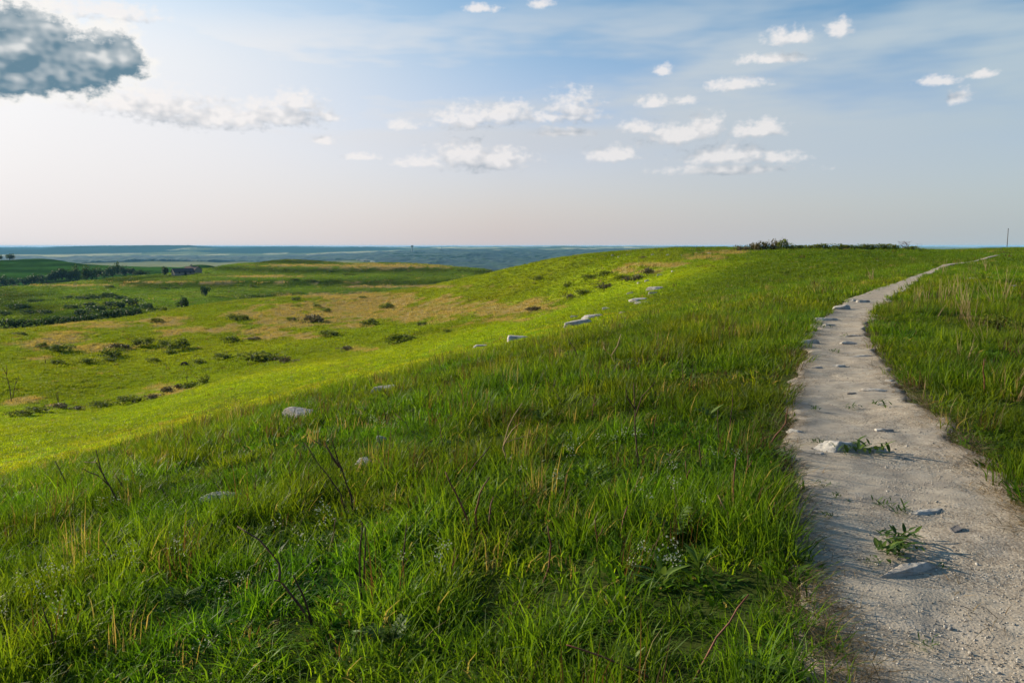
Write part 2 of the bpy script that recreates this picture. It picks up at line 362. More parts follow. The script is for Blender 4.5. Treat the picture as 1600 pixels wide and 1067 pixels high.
def mesh_obj(name, verts, faces, mat=None, parent=None, smooth=True, link=True):
    me = bpy.data.meshes.new(name); me.from_pydata([tuple(v) for v in verts], [], [tuple(f) for f in faces])
    if smooth: me.polygons.foreach_set('use_smooth', [True]*len(me.polygons))
    if mat: me.materials.append(mat)
    o = bpy.data.objects.new(name, me)
    if link: COL.objects.link(o)
    if parent: o.parent = parent
    return o
def np_mesh(name, V, Fq, mat=None, link=True):
    """quads only, fast"""
    me = bpy.data.meshes.new(name); V = np.asarray(V, np.float32); Fq = np.asarray(Fq, np.int32); k = Fq.shape[1]
    me.vertices.add(len(V)); me.vertices.foreach_set('co', V.ravel())
    me.loops.add(Fq.size); me.loops.foreach_set('vertex_index', Fq.ravel())
    me.polygons.add(len(Fq)); me.polygons.foreach_set('loop_start', np.arange(0, Fq.size, k, dtype=np.int32))
    me.update(calc_edges=True); me.polygons.foreach_set('use_smooth', np.ones(len(Fq), bool))
    if mat: me.materials.append(mat)
    o = bpy.data.objects.new(name, me)
    if link: COL.objects.link(o)
    return o
def set_attr(o, name, typ, dom, data):
    at = o.data.attributes.new(name, typ, dom)
    key = {'FLOAT':'value','INT':'value','FLOAT_VECTOR':'vector','FLOAT_COLOR':'color'}[typ]
    at.data.foreach_set(key, np.asarray(data, np.int32 if typ == 'INT' else np.float32).ravel())
def tag(o, label=None, cat=None, group=None, kind=None):
    if label: o['label'] = label
    if cat: o['category'] = cat
    if group: o['group'] = group
    if kind: o['kind'] = kind
    return o
def empty(name, loc, rz=0):
    o = bpy.data.objects.new(name, None); o.empty_display_size = 0.1; COL.objects.link(o); o.location = loc; o.rotation_euler = (0, 0, rz); return o

# ------------------------------------------------------------------ materials
def new_mat(name):
    m = bpy.data.materials.new(name); m.use_nodes = True; T = NT(m.node_tree); T.n.clear()
    return m, T, T.new('ShaderNodeOutputMaterial')
def pbsdf(T, col, rough=0.8, spec=0.2):
    p = T.new('ShaderNodeBsdfPrincipled'); T.put(p.inputs['Base Color'], col); T.put(p.inputs['Roughness'], rough)
    p.inputs['Specular IOR Level'].default_value = spec; return p
def bump(T, h, strength, dist, p):
    b = T.new('ShaderNodeBump'); b.inputs['Strength'].default_value = strength; b.inputs['Distance'].default_value = dist
    T.link(h, b.inputs['Height']); T.link(b.outputs[0], p.inputs['Normal'])
def attr(T, name, typ='GEOMETRY'):
    a = T.new('ShaderNodeAttribute', attribute_name=name); a.attribute_type = typ; return a

def mat_ground():
    m, T, out = new_mat('prairie_ground')
    g = T.new('ShaderNodeNewGeometry'); P = g.outputs['Position']
    n1 = T.noise(P, 2.3, 5, 0.65); n2 = T.noise(P, 0.35, 4, 0.6)
    v = T.math('MULTIPLY_ADD', n1, 0.9, T.math('MULTIPLY', n2, 0.7))
    col = T.mix(1.0, attr(T, 'gcol').outputs['Color'], T.ramp(v, [(0.35,(0.45,0.45,0.45)),(0.8,(1.0,1.0,1.0)),(1.1,(1.25,1.2,1.1))]), 'MULTIPLY')
    p = pbsdf(T, col, 1.0, 0.0); bump(T, T.math('ADD', n1, n2), 0.4, 0.10, p)
    T.link(p.outputs[0], out.inputs[0]); return m
def mat_blade(name, trans=0.55, spec=0.13, rough=0.5, inst=True):
    m, T, out = new_mat(name)
    t = attr(T, 'tint').outputs['Fac']
    k = T.ramp(t, [(0.0,(0.50,0.60,0.60)),(0.45,(0.92,1.0,0.88)),(0.80,(1.5,1.4,1.0)),(0.92,(2.0,1.75,1.3)),(1.0,(1.6,1.4,1.3))])
    base = attr(T, 'gcol', 'INSTANCER').outputs['Color'] if inst else attr(T, 'gcol').outputs['Color']
    col = T.mix(1.0, base, k, 'MULTIPLY')
    col = T.mix(T.math('MULTIPLY', T.smooth(t, 0.93, 0.98), 0.75), col, (0.33,0.245,0.12,1))
    p = pbsdf(T, col, rough, spec)
    tr = T.new('ShaderNodeBsdfTranslucent'); T.link(T.mix(1.0, col, (1.25,1.15,0.55,1), 'MULTIPLY'), tr.inputs[0])
    mx = T.new('ShaderNodeMixShader'); mx.inputs[0].default_value = trans
    T.link(p.outputs[0], mx.inputs[1]); T.link(tr.outputs[0], mx.inputs[2]); T.link(mx.outputs[0], out.inputs[0]); return m
def mat_plain(name, c1, c2, scale=3, rough=0.9, bmp=0.0, spec=0.2, detail=5, trans=0.0, rnd=0.0):
    m, T, out = new_mat(name)
    tc = T.new('ShaderNodeTexCoord'); n = T.noise(tc.outputs['Object'], scale, detail, 0.6)
    col = T.ramp(n, [(0.3, c1), (0.7, c2)])
    if rnd:
        oi = T.new('ShaderNodeObjectInfo'); f = T.math('MULTIPLY_ADD', oi.outputs['Random'], rnd, 1-rnd*0.5)
        vv = T.vmath('SCALE', col); vv.node.inputs['Scale'].default_value = 1; T.link(f, vv.node.inputs['Scale']); col = vv
    p = pbsdf(T, col, rough, spec)
    if bmp: bump(T, n, bmp, 0.05, p)
    if trans:
        tr = T.new('ShaderNodeBsdfTranslucent'); T.link(col, tr.inputs[0]); mx = T.new('ShaderNodeMixShader'); mx.inputs[0].default_value = trans
        T.link(p.outputs[0], mx.inputs[1]); T.link(tr.outputs[0], mx.inputs[2]); T.link(mx.outputs[0], out.inputs[0])
    else: T.link(p.outputs[0], out.inputs[0])
    return m
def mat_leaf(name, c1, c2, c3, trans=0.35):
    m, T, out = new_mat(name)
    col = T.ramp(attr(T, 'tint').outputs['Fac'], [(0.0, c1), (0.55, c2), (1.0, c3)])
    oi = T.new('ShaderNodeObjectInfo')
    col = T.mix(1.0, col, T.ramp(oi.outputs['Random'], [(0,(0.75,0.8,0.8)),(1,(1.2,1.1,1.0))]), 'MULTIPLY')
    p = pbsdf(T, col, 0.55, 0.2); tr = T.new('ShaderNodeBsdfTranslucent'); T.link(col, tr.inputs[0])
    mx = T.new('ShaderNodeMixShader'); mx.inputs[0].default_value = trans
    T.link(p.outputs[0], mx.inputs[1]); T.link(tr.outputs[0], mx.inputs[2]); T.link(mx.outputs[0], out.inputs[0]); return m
def mat_rock():
    m, T, out = new_mat('limestone')
    tc = T.new('ShaderNodeTexCoord'); P = tc.outputs['Object']; oi = T.new('ShaderNodeObjectInfo')
    Q = T.vmath('ADD', P, oi.outputs['Location'])
    n1 = T.noise(Q, 7, 8, 0.65); n2 = T.noise(Q, 1.9, 4, 0.55, 0.4)
    vo = T.new('ShaderNodeTexVoronoi', feature='F1'); T.link(Q, vo.inputs['Vector']); vo.inputs['Scale'].default_value = 22
    c = T.ramp(n1, [(0.28,(0.17,0.15,0.13)),(0.45,(0.34,0.315,0.285)),(0.7,(0.50,0.47,0.43))])
    c = T.mix(T.math('MULTIPLY', T.smooth(n2, 0.5, 0.68), 0.55), c, (0.19,0.145,0.11,1))
    c = T.mix(T.math('MULTIPLY', T.smooth(vo.outputs['Distance'], 0.28, 0.08), 0.35), c, (0.09,0.085,0.08,1))
    p = pbsdf(T, c, 0.9, 0.15); bump(T, T.math('MULTIPLY_ADD', vo.outputs['Distance'], 0.4, n1), 0.7, 0.03, p)
    T.link(p.outputs[0], out.inputs[0]); return m
def mat_path():
    m, T, out = new_mat('gravel_path')
    g = T.new('ShaderNodeNewGeometry'); P = g.outputs['Position']
    big = T.noise(P, 0.9, 5, 0.6, 0.3); fine = T.noise(P, 38, 4, 0.7); mid = T.noise(P, 6, 5, 0.65)
    v1 = T.new('ShaderNodeTexVoronoi', feature='F1'); T.link(P, v1.inputs['Vector']); v1.inputs['Scale'].default_value = 75
    v2 = T.new('ShaderNodeTexVoronoi', feature='F1'); T.link(P, v2.inputs['Vector']); v2.inputs['Scale'].default_value = 30
    grain = T.ramp(v1.outputs['Color'], [(0.0,(0.55,0.50,0.46)),(0.5,(0.95,0.93,0.9)),(1.0,(1.35,1.32,1.28))])
    dust = T.ramp(mid, [(0.3,(0.285,0.245,0.198)),(0.55,(0.375,0.328,0.268)),(0.75,(0.455,0.405,0.342))])
    c = T.mix(T.smooth(big, 0.62, 0.40), dust, T.mix(1.0, dust, grain, 'MULTIPLY'))
    c = T.mix(T.math('MULTIPLY', T.smooth(v2.outputs['Distance'], 0.30, 0.10), 0.30), c, (0.38,0.36,0.33,1))
    ed = attr(T, 'edge').outputs['Fac']
    litter = T.math('MULTIPLY', T.smooth(T.math('MULTIPLY_ADD', T.noise(P, 5, 5, 0.7), 0.7, ed), 1.05, 1.40), 0.7)
    c = T.mix(litter, c, (0.17,0.11,0.065,1))
    c = T.mix(1.0, c, T.ramp(T.noise(P, 1.7, 4, 0.6, 0.8), [(0.3,(0.72,0.72,0.74)),(0.55,(1.0,0.98,0.95)),(0.75,(1.12,1.08,1.02))]), 'MULTIPLY')
    p = pbsdf(T, c, 0.95, 0.1)
    h = T.math('ADD', T.math('MULTIPLY', v1.outputs['Distance'], -0.25), T.math('ADD', T.math('MULTIPLY', fine, 0.35), T.math('MULTIPLY', mid, 0.9)))
    bump(T, h, 0.5, 0.016, p)
    T.link(p.outputs[0], out.inputs[0]); return m
def mat_far():
    m, T, out = new_mat('far_country')
    g = T.new('ShaderNodeNewGeometry'); P = g.outputs['Position']
    n = T.noise(P, 0.0045, 6, 0.6); n2 = T.noise(P, 0.03, 4, 0.65)
    col = attr(T, 'gcol').outputs['Color']
    col = T.mix(1.0, col, T.ramp(T.math('MULTIPLY_ADD', n2, 0.6, T.math('MULTIPLY', n, 0.5)), [(0.35,(0.6,0.6,0.6)),(0.75,(1.3,1.3,1.3))]), 'MULTIPLY')
    p = pbsdf(T, col, 1.0, 0.0); T.link(p.outputs[0], out.inputs[0]); return m
M = {}
M['ground'] = mat_ground(); M['path'] = mat_path(); M['far'] = mat_far(); M['rock'] = mat_rock()
M['blade'] = mat_blade('grass_blade'); M['straw'] = mat_blade('dry_blade', 0.3, 0.15, 0.6)
M['straw_thing'] = mat_plain('dry_stalk', (0.30,0.20,0.09), (0.52,0.38,0.20), 6, 0.7, trans=0.2)
M['wood'] = mat_plain('dead_wood', (0.030,0.017,0.013), (0.12,0.060,0.040), 14, 0.85)
M['redwood'] = mat_plain('red_twig', (0.075,0.024,0.014), (0.22,0.085,0.045), 18, 0.6)
M['bark'] = mat_plain('bark', (0.05,0.04,0.03), (0.12,0.10,0.08), 5, 0.9)
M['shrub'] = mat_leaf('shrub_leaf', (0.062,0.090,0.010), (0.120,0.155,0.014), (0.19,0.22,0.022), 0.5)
M['brush'] = mat_leaf('brown_brush', (0.075,0.065,0.026), (0.14,0.115,0.050), (0.22,0.18,0.08), 0.2)
M['tree'] = mat_leaf('tree_leaf', (0.018,0.042,0.012), (0.040,0.078,0.018), (0.085,0.13,0.028))
M['forb'] = mat_leaf('forb_leaf', (0.05,0.10,0.012), (0.10,0.17,0.02), (0.19,0.26,0.035), 0.4)
M['weed'] = mat_leaf('weed_leaf', (0.04,0.085,0.014), (0.075,0.13,0.02), (0.13,0.19,0.035), 0.35)
M['flower'] = mat_plain('pale_blossom', (0.24,0.27,0.17), (0.45,0.46,0.34), 8, 0.8, trans=0.3)
M['forest'] = mat_leaf('forest_canopy', (0.006,0.018,0.008), (0.018,0.042,0.015), (0.040,0.075,0.024), 0.0)
M['stone'] = mat_plain('barn_stone', (0.19,0.165,0.13), (0.32,0.28,0.22), 2.0, 0.9)
M['roof_dark'] = mat_plain('slate_roof', (0.055,0.045,0.045), (0.10,0.085,0.08), 1.5, 0.8)
M['roof_red'] = mat_plain('rusty_roof', (0.085,0.052,0.045), (0.13,0.085,0.07), 1.5, 0.8)
M['dark'] = mat_plain('dark_opening', (0.012,0.012,0.012), (0.02,0.02,0.02), 1, 0.9)
M['steel'] = mat_plain('tower_concrete', (0.16,0.16,0.16), (0.22,0.22,0.22), 0.05, 0.8)
M['lump'] = mat_plain('dark_rock', (0.035,0.025,0.02), (0.09,0.06,0.045), 6, 0.9, 0.5)
M['chip'] = mat_plain('dark_chip', (0.10,0.09,0.085), (0.20,0.18,0.17), 20, 0.85, 0.4)

# ------------------------------------------------------------------ the ground itself
nA = len(AZ_ALL)
idx = np.arange(nA*NR).reshape(nA, NR)
Vt = np.stack([GX, GY, GZ], -1).reshape(-1, 3)
# close the ring: last azimuth column equals the first
Vt.reshape(nA, NR, 3)[-1] = Vt.reshape(nA, NR, 3)[0]
a_, b_ = idx[:-1], idx[1:]
Q = np.stack([a_[:,:-1], a_[:,1:], b_[:,1:], b_[:,:-1]], -1).reshape(-1, 4)
ground = np_mesh('hillside_ground', Vt, Q, M['ground'])
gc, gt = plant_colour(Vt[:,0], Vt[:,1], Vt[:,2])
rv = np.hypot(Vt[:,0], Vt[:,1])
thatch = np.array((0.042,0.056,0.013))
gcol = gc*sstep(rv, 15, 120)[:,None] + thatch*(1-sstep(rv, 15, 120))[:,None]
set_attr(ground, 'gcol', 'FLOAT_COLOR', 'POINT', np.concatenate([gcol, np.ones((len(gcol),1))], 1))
# soil disc under the photographer
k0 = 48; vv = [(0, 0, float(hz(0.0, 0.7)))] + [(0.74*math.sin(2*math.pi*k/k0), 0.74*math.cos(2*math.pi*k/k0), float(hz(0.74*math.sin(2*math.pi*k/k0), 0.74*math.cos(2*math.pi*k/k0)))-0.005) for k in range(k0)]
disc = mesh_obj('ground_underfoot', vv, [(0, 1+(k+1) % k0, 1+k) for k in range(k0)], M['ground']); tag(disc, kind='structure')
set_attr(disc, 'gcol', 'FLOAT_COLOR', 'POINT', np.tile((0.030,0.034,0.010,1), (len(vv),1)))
tag(ground, kind='structure')

# ------------------------------------------------------------------ path
ys = np.concatenate([np.arange(-5.5, 2.2, 0.2), np.geomspace(2.2, PATH_END, 620)])
NC = 25; f = np.linspace(-0.06, 1.06, NC)
xl, xr = XL(ys), XR(ys)
wob = 0.13*sstep(ys, 60, 4)+0.10
xl = xl + fbm(ys*1.1, ys*0+2, 4, 71)*wob*1.3; xr = xr + fbm(ys*1.1, ys*0+9, 4, 75)*wob*1.3
PX = xl[:,None]*(1-f) + xr[:,None]*f; PY = np.repeat(ys[:,None], NC, 1)
PZ = hz(PX, PY, GZP) + 0.020 + 0.0002*np.hypot(PX, PY) + 0.055*sstep(PY, 45, 65)
ed = np.abs(f-0.5)*2; PZ = PZ - 0.075*np.clip((ed-0.96)/0.16, 0, 1)[None,:]
PZ = PZ + fbm(PX/0.35, PY/0.35, 3, 81)*0.03*sstep(PY, 30, 6) - 0.03*(1-ed**2)[None,:]*sstep(PY, 40, 10)
pidx = np.arange(PX.size).reshape(PX.shape)
pq = np.stack([pidx[:-1,:-1], pidx[:-1,1:], pidx[1:,1:], pidx[1:,:-1]], -1).reshape(-1, 4)
path = np_mesh('gravel_path', np.stack([PX, PY, PZ], -1).reshape(-1, 3), pq, M['path']); tag(path, kind='structure')
edge = np.clip((ed-0.62)/0.38, 0, 1); sidew = np.where(f > 0.5, 1.0, 0.85)
set_attr(path, 'edge', 'FLOAT', 'POINT', np.repeat((edge*sidew)[None,:], len(ys), 0).ravel())
def path_z(X, Y):
    X, Y = np.asarray(X, float), np.asarray(Y, float)
    e2 = np.clip(np.abs((X-XL(Y))/(XR(Y)-XL(Y))-0.5)*2, 0, 1)
    return hz(X, Y, GZP) + 0.020 + 0.0002*np.hypot(X, Y) + fbm(X/0.35, Y/0.35, 3, 81)*0.03*sstep(Y, 30, 6) - 0.03*(1-e2**2)*sstep(Y, 40, 10)

# ------------------------------------------------------------------ far country
def far_z(px, r, X, Y):
    wR = sstep(px, 420, 700)
    base = -71 - 20*(r/17000)**2
    tl = np.interp(px, [-400,70,95,200,300,335,450,600], [-38,-38,-22,-10,-7,-24,-26,-22])
    left = base + (tl-base)*sstep(r, 7000, 9000)
    tr = np.interp(px, [420,600,700,900,1100,1600,2200], [-52,-40,-34,-33,-36,-40,-40])
    right = base + (tr-base)*sstep(r, 2300, 4700) + np.interp(px, [500,640,760,870,950,1200], [10,8,12,20,16,14])*sstep(r, 6500, 9500)
    z = left*(1-wR) + right*wR
    return z + fbm(X/900, Y/900, 4, 91)*9*sstep(r, 1600, 3500) + fbm(X/260, Y/260, 3, 95)*5*sstep(r, 1800, 3000)*sstep(r, 12000, 6000) + fbm(X/330, Y/1500, 4, 97)*17*sstep(r, 6500, 9000)
fa = np.radians(np.arange(-52, 52.01, 0.12)); frr = np.concatenate([[1380, 1440], np.geomspace(1500, 20000, 190)])
FX = np.sin(fa)[:,None]*frr; FY = np.cos(fa)[:,None]*frr; FPX = 800+F*FX/FY; FR = np.broadcast_to(frr, FX.shape)
FZ = far_z(FPX, FR, FX, FY)
join = sstep(FR, 1380, 2100); FZ = FZ*join + (-76)*(1-join); FZ[:,0] -= 14
def forest_mask(px, r, X, Y):
    wR = sstep(px, 480, 700)
    n = fbm(X/500, Y/1400, 4, 101)
    right = sstep(r, 5600, 4600)*1.8 + 0.30
    left = sstep(np.abs(r-5000), 1500, 700)*1.0 + sstep(r, 7200, 7900)*0.9 + 0.08
    return sstep(right*wR + left*(1-wR) + n*0.95, 0.42, 0.62)
FM = forest_mask(FPX, FR, FX, FY)
field = np.array((0.15,0.165,0.06)) + (fbm(FX/300, FY/1100, 2, 111)[...,None] > 0.10)*np.array((0.27,0.21,0.13))*(0.25+0.75*sstep(FR, 4200, 6500))[...,None]
fcol = field*(1-FM[...,None]) + np.array((0.018,0.040,0.014))*FM[...,None]
fi_ = np.arange(FX.size).reshape(FX.shape); a_, b_ = fi_[:-1], fi_[1:]
far = np_mesh('far_plain', np.stack([FX, FY, FZ+FM*6*sstep(FR,1500,2500)], -1).reshape(-1, 3), np.stack([a_[:,:-1], a_[:,1:], b_[:,1:], b_[:,:-1]], -1).reshape(-1, 4), M['far'])
set_attr(far, 'gcol', 'FLOAT_COLOR', 'POINT', np.concatenate([fcol.reshape(-1,3), np.ones((FX.size,1))], 1)); tag(far, kind='structure')

# ------------------------------------------------------------------ instanced ground cover (grass, gravel, canopy)
def blades(n, rad, lmin, lmax, wid, lean=(0.15,0.75), bias=(0.12,-0.05), rings=4, seed=0, straw=0.05, tintpow=1.0, tlo=0.0, thi=0.9):
    rg = np.random.default_rng(seed); V = []; Fc = []; tint = []
    for k in range(n):
        q = rad*math.sqrt(rg.random()); th = rg.random()*6.283; bx, by = q*math.cos(th), q*math.sin(th)
        d = th + rg.normal(0, 1.0); L = lmin+(lmax-lmin)*rg.random()**1.3; le = lean[0]+(lean[1]-lean[0])*rg.random()
        dx, dy = math.cos(d)*le+bias[0], math.sin(d)*le+bias[1]
        face = rg.random()*6.283; wx, wy = math.cos(face), math.sin(face); w = wid*(0.6+0.8*rg.random()); dr = 0.1+0.55*rg.random()*le
        t = 1.0 if rg.random() < straw else tlo+(thi-tlo)*rg.random()**tintpow
        b0 = len(V)
        for j in range(rings):
            s = j/(rings-1); ww = w*0.5*(1-s**1.6) if j < rings-1 else 0
            x, y, z = bx+dx*L*s**1.7, by+dy*L*s**1.7, L*(s-dr*s**3)-0.02*(j == 0)
            if j < rings-1: V += [(x-wx*ww, y-wy*ww, z), (x+wx*ww, y+wy*ww, z)]; tint += [t, t]
            else: V.append((x, y, z)); tint.append(t)
        for j in range(rings-2): p = b0+2*j; Fc.append((p, p+1, p+3, p+2))
        p = b0+2*(rings-2); Fc.append((p, p+1, p+2))
    return V, Fc, tint
def proto(name, data, mat, coll):
    V, Fc, tint = data; o = mesh_obj(name, V, Fc, mat, link=False); set_attr(o, 'tint', 'FLOAT', 'POINT', tint); coll.objects.link(o); return o
def gn_scatter(name, pts, rot, scl, idx, gcol, coll, mat=None):
    me = bpy.data.meshes.new(name); me.vertices.add(len(pts)); me.vertices.foreach_set('co', np.asarray(pts, np.float32).ravel())
    o = bpy.data.objects.new(name, me); COL.objects.link(o)
    set_attr(o, 'rot', 'FLOAT_VECTOR', 'POINT', rot); set_attr(o, 'scl', 'FLOAT_VECTOR', 'POINT', scl); set_attr(o, 'pick', 'INT', 'POINT', idx)
    set_attr(o, 'gcol', 'FLOAT_COLOR', 'POINT', np.concatenate([gcol, np.ones((len(gcol),1))], 1))
    ng = bpy.data.node_groups.new(name+'_nodes', 'GeometryNodeTree')
    ng.interface.new_socket('Geometry', in_out='INPUT', socket_type='NodeSocketGeometry'); ng.interface.new_socket('Geometry', in_out='OUTPUT', socket_type='NodeSocketGeometry')
    n = ng.nodes; l = ng.links
    gi, go = n.new('NodeGroupInput'), n.new('NodeGroupOutput'); iop = n.new('GeometryNodeInstanceOnPoints'); ci = n.new('GeometryNodeCollectionInfo')
    ci.inputs[0].default_value = coll; ci.inputs['Separate Children'].default_value = True; ci.inputs['Reset Children'].default_value = True
    def na(nm, t): k = n.new('GeometryNodeInputNamedAttribute'); k.data_type = t; k.inputs[0].default_value = nm; return k.outputs[0]
    e2r = n.new('FunctionNodeEulerToRotation'); l.new(na('rot', 'FLOAT_VECTOR'), e2r.inputs[0])
    l.new(gi.outputs[0], iop.inputs['Points']); l.new(ci.outputs[0], iop.inputs['Instance']); iop.inputs['Pick Instance'].default_value = True
    l.new(na('pick', 'INT'), iop.inputs['Instance Index']); l.new(e2r.outputs[0], iop.inputs['Rotation']); l.new(na('scl', 'FLOAT_VECTOR'), iop.inputs['Scale'])
    l.new(iop.outputs[0], go.inputs[0])
    md = o.modifiers.new('scatter', 'NODES'); md.node_group = ng
    return o
def wedge(n_per_m2, r0, r1, half=42):
    area = R(half)*(r1*r1-r0*r0); n = int(area*n_per_m2)
    r = np.sqrt(RNG.random(n)*(r1*r1-r0*r0)+r0*r0); a = (RNG.random(n)*2-1)*R(half)
    return r*np.sin(a), r*np.cos(a)
ROCKS_XY = []   # filled below: grass keeps off the stones
GRASS_LOD = [ # r0, r1, density, blades, radius, lmin, lmax, width
    ('near', 0.9, 9.0, 110, 44, 0.13, 0.07, 0.30, 0.0078),
    ('middle', 9.0, 23.0, 40, 42, 0.17, 0.08, 0.29, 0.011),
    ('slope', 23.0, 60.0, 11.0, 36, 0.30, 0.09, 0.28, 0.022),
    ('hollow', 60.0, 112.0, 4.2, 28, 0.42, 0.10, 0.28, 0.045),
    ('hill', 112.0, 245.0, 2.6, 24, 0.50, 0.10, 0.32, 0.085),
    ('ridge', 245.0, 700.0, 0.20, 22, 1.3, 0.2, 0.55, 0.28)]
def build_grass():
    protos = bpy.data.collections.new('grass_kinds'); names = []
    for li, (nm, r0, r1, dens, nb, rad, l0, l1, w) in enumerate(GRASS_LOD):
        for k in range(8):
            s = li*100+k
            if k < 6: d = blades(nb, rad*(0.8+0.08*k), l0, l1, w, seed=s, rings=4 if li < 2 else 3, straw=0.03 if li < 3 else 0.0, tlo=0.0 if li < 3 else 0.3, thi=0.9 if li < 3 else 0.65)
            elif k == 6: d = blades(int(nb*0.9), rad*1.15, l0*0.5, l1*0.42, w*(3.2 if li < 2 else 1.5), lean=(0.5,1.3), seed=s, rings=4 if li < 2 else 3, straw=0.06)   # low broad-leaved growth
            else: d = blades(int(nb*0.6), rad*0.9, l0*1.5, l1*1.5, w*0.8, lean=(0.05,0.35), seed=s, rings=3, straw=0.0, tlo=0.35, thi=0.65)   # tall dry kind
            proto('tuft_%02d_%d' % (li, k), d, M['blade'], protos)
    for li, (nm, r0, r1, dens, nb, rad, l0, l1, w) in enumerate(GRASS_LOD):
        X, Y = wedge(dens, r0, r1)
        Z = hz(X, Y)
        keep = visible(X, Y, 0.5, 0.6+0.004*r1)
        off = np.minimum(XL(Y)-X, 99); offr = X-XR(Y)
        marg = rad*0.35 if li < 3 else 0.35
        inside = (off < marg) & (offr < marg) & (Y < PATH_END+2)
        keep &= ~inside
        for (rx, ry, rad_) in ROCKS_XY: keep &= (X-rx)**2+(Y-ry)**2 > rad_**2
        clump = fbm(X/0.9, Y/0.9, 3, 131)
        if li < 3: keep &= (RNG.random(len(X)) < 0.88 + 0.9*clump)
        X, Y, Z, clump = X[keep], Y[keep], Z[keep], clump[keep]
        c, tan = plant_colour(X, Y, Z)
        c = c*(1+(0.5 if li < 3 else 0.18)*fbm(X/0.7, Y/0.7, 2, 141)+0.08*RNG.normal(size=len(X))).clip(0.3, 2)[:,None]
        n = len(X); pick = RNG.integers(0, 6, n)
        c[:,0] *= 1 + (0.45 if li < 3 else 0.12)*fbm(X/1.4, Y/1.4, 3, 145)
        leafy = RNG.random(n) < sstep(fbm(X/1.2, Y/1.2, 3, 165), 0.02, 0.35)*0.5 + 0.10
        pick = np.where(leafy, 6, pick); c = np.where(leafy[:,None], c*np.array((0.84,0.98,1.25)), c)
        pick = pick; straw = RNG.random(n) < np.maximum(tan*0.85, 0.035 if li < 2 else 0.012)
        pick = np.where(straw, 7, pick); pick += li*8
        dead = straw & (tan < 0.3); dc = np.where((RNG.random(n) < 0.35)[:,None], np.array((0.27,0.20,0.10)), np.array((0.075,0.045,0.026))); c = np.where(dead[:,None], dc, c)
        h = (0.85+1.0*fbm(X/1.6, Y/1.6, 3, 151)+0.7*fbm(X/0.45, Y/0.45, 2, 155)+0.22*RNG.normal(size=n)).clip(0.35, 1.7)
        path_edge = sstep(np.minimum(np.abs(off[keep]), np.abs(offr[keep])), 0.9, 0.1)
        h *= 1-0.15*path_edge
        leftslope = sstep(left_of_path(X, Y)/np.maximum(np.hypot(X, Y), 1)*60, 12, 24)*sstep(np.hypot(X,Y), 22, 40)*sstep(np.hypot(X,Y), 120, 95)
        h *= 1-0.35*leftslope
        sw = 0.85+0.35*RNG.random(n)
        scl = np.stack([sw, sw, h], 1)
        rot = np.stack([RNG.normal(0, 0.08, n), RNG.normal(0.04, 0.08, n), RNG.random(n)*6.283 if li > 1 else RNG.normal(0, 0.9, n)], 1)
        pts = np.stack([X, Y, Z-0.01], 1)
        o = gn_scatter({'near':'foreground_grass','middle':'shoulder_grass','slope':'upper_slope_grass','hollow':'lower_slope_grass','hill':'hillside_grass','ridge':'distant_grass'}[nm], pts, rot, scl, pick, c, protos)
        tag(o, {'near':'tall green grass in the foreground beside the gravel path','middle':'green grass on the near shoulder of the hill','slope':'green grass on the hilltop and upper slope',
                'hollow':'bright yellow green short grass on the lower slope','hill':'grass and tan dry growth on the middle hillside','ridge':'grass on the far green terraced hills'}[nm], 'grass', kind='stuff')
        print(nm, n)

# ------------------------------------------------------------------ labels by place
ORD = ['first','second','third','fourth','fifth','sixth','seventh','eighth','ninth','tenth','eleventh','twelfth','thirteenth','fourteenth','fifteenth','sixteenth','seventeenth','eighteenth','nineteenth','twentieth',
       'twenty-first','twenty-second','twenty-third','twenty-fourth','twenty-fifth','twenty-sixth','twenty-seventh','twenty-eighth','twenty-ninth','thirtieth']
def ordinals(items, key=lambda t: t[0]):
    order = sorted(range(len(items)), key=lambda i: key(items[i])); n = len(items); res = [None]*n
    for k, i in enumerate(order): res[i] = 'leftmost' if k == 0 else ('rightmost' if k == n-1 else ORD[k]+' from the left')
    return res

# ------------------------------------------------------------------ rocks
def rock_mesh(seed, sx, sy, sz, flat=0.6):
    bm = bmesh.new(); bmesh.ops.create_icosphere(bm, subdivisions=4, radius=1.0); rs = random.Random(seed); off = Vector((rs.random()*50, rs.random()*50, rs.random()*50))
    planes = [(Vector((rs.uniform(-.22,.22), rs.uniform(-.22,.22), 1)).normalized(), flat)]
    for k in range(9):
        th = rs.random()*6.283; planes.append((Vector((math.cos(th), math.sin(th), rs.uniform(-.1,.7))).normalized(), rs.uniform(0.55,0.85)))
    for v in bm.verts:
        p = v.co.copy(); q = p*(1.05+0.25*mnoise.noise(p*1.2+off))
        for nrm, dd in planes: q -= nrm*max(0.0, q.dot(nrm)-dd)*0.93
        st = q.z*7+1.5*mnoise.noise(p*1.5+off); led = 0.035*(abs((st % 1.0)-0.5)*2-0.5)          # bedding ledges on the sides
        h_ = Vector((p.x, p.y, 0)); q += h_*led + p*(0.05*mnoise.noise(p*4+off)+0.03*mnoise.noise(p*11+off))
        v.co = Vector((q.x*sx*1.25, q.y*sy*1.25, q.z*sz/flat))
    me = bpy.data.meshes.new('limestone_rock'); bm.to_mesh(me); bm.free()
    me.polygons.foreach_set('use_smooth', [True]*len(me.polygons)); me.materials.append(M['rock']); return me
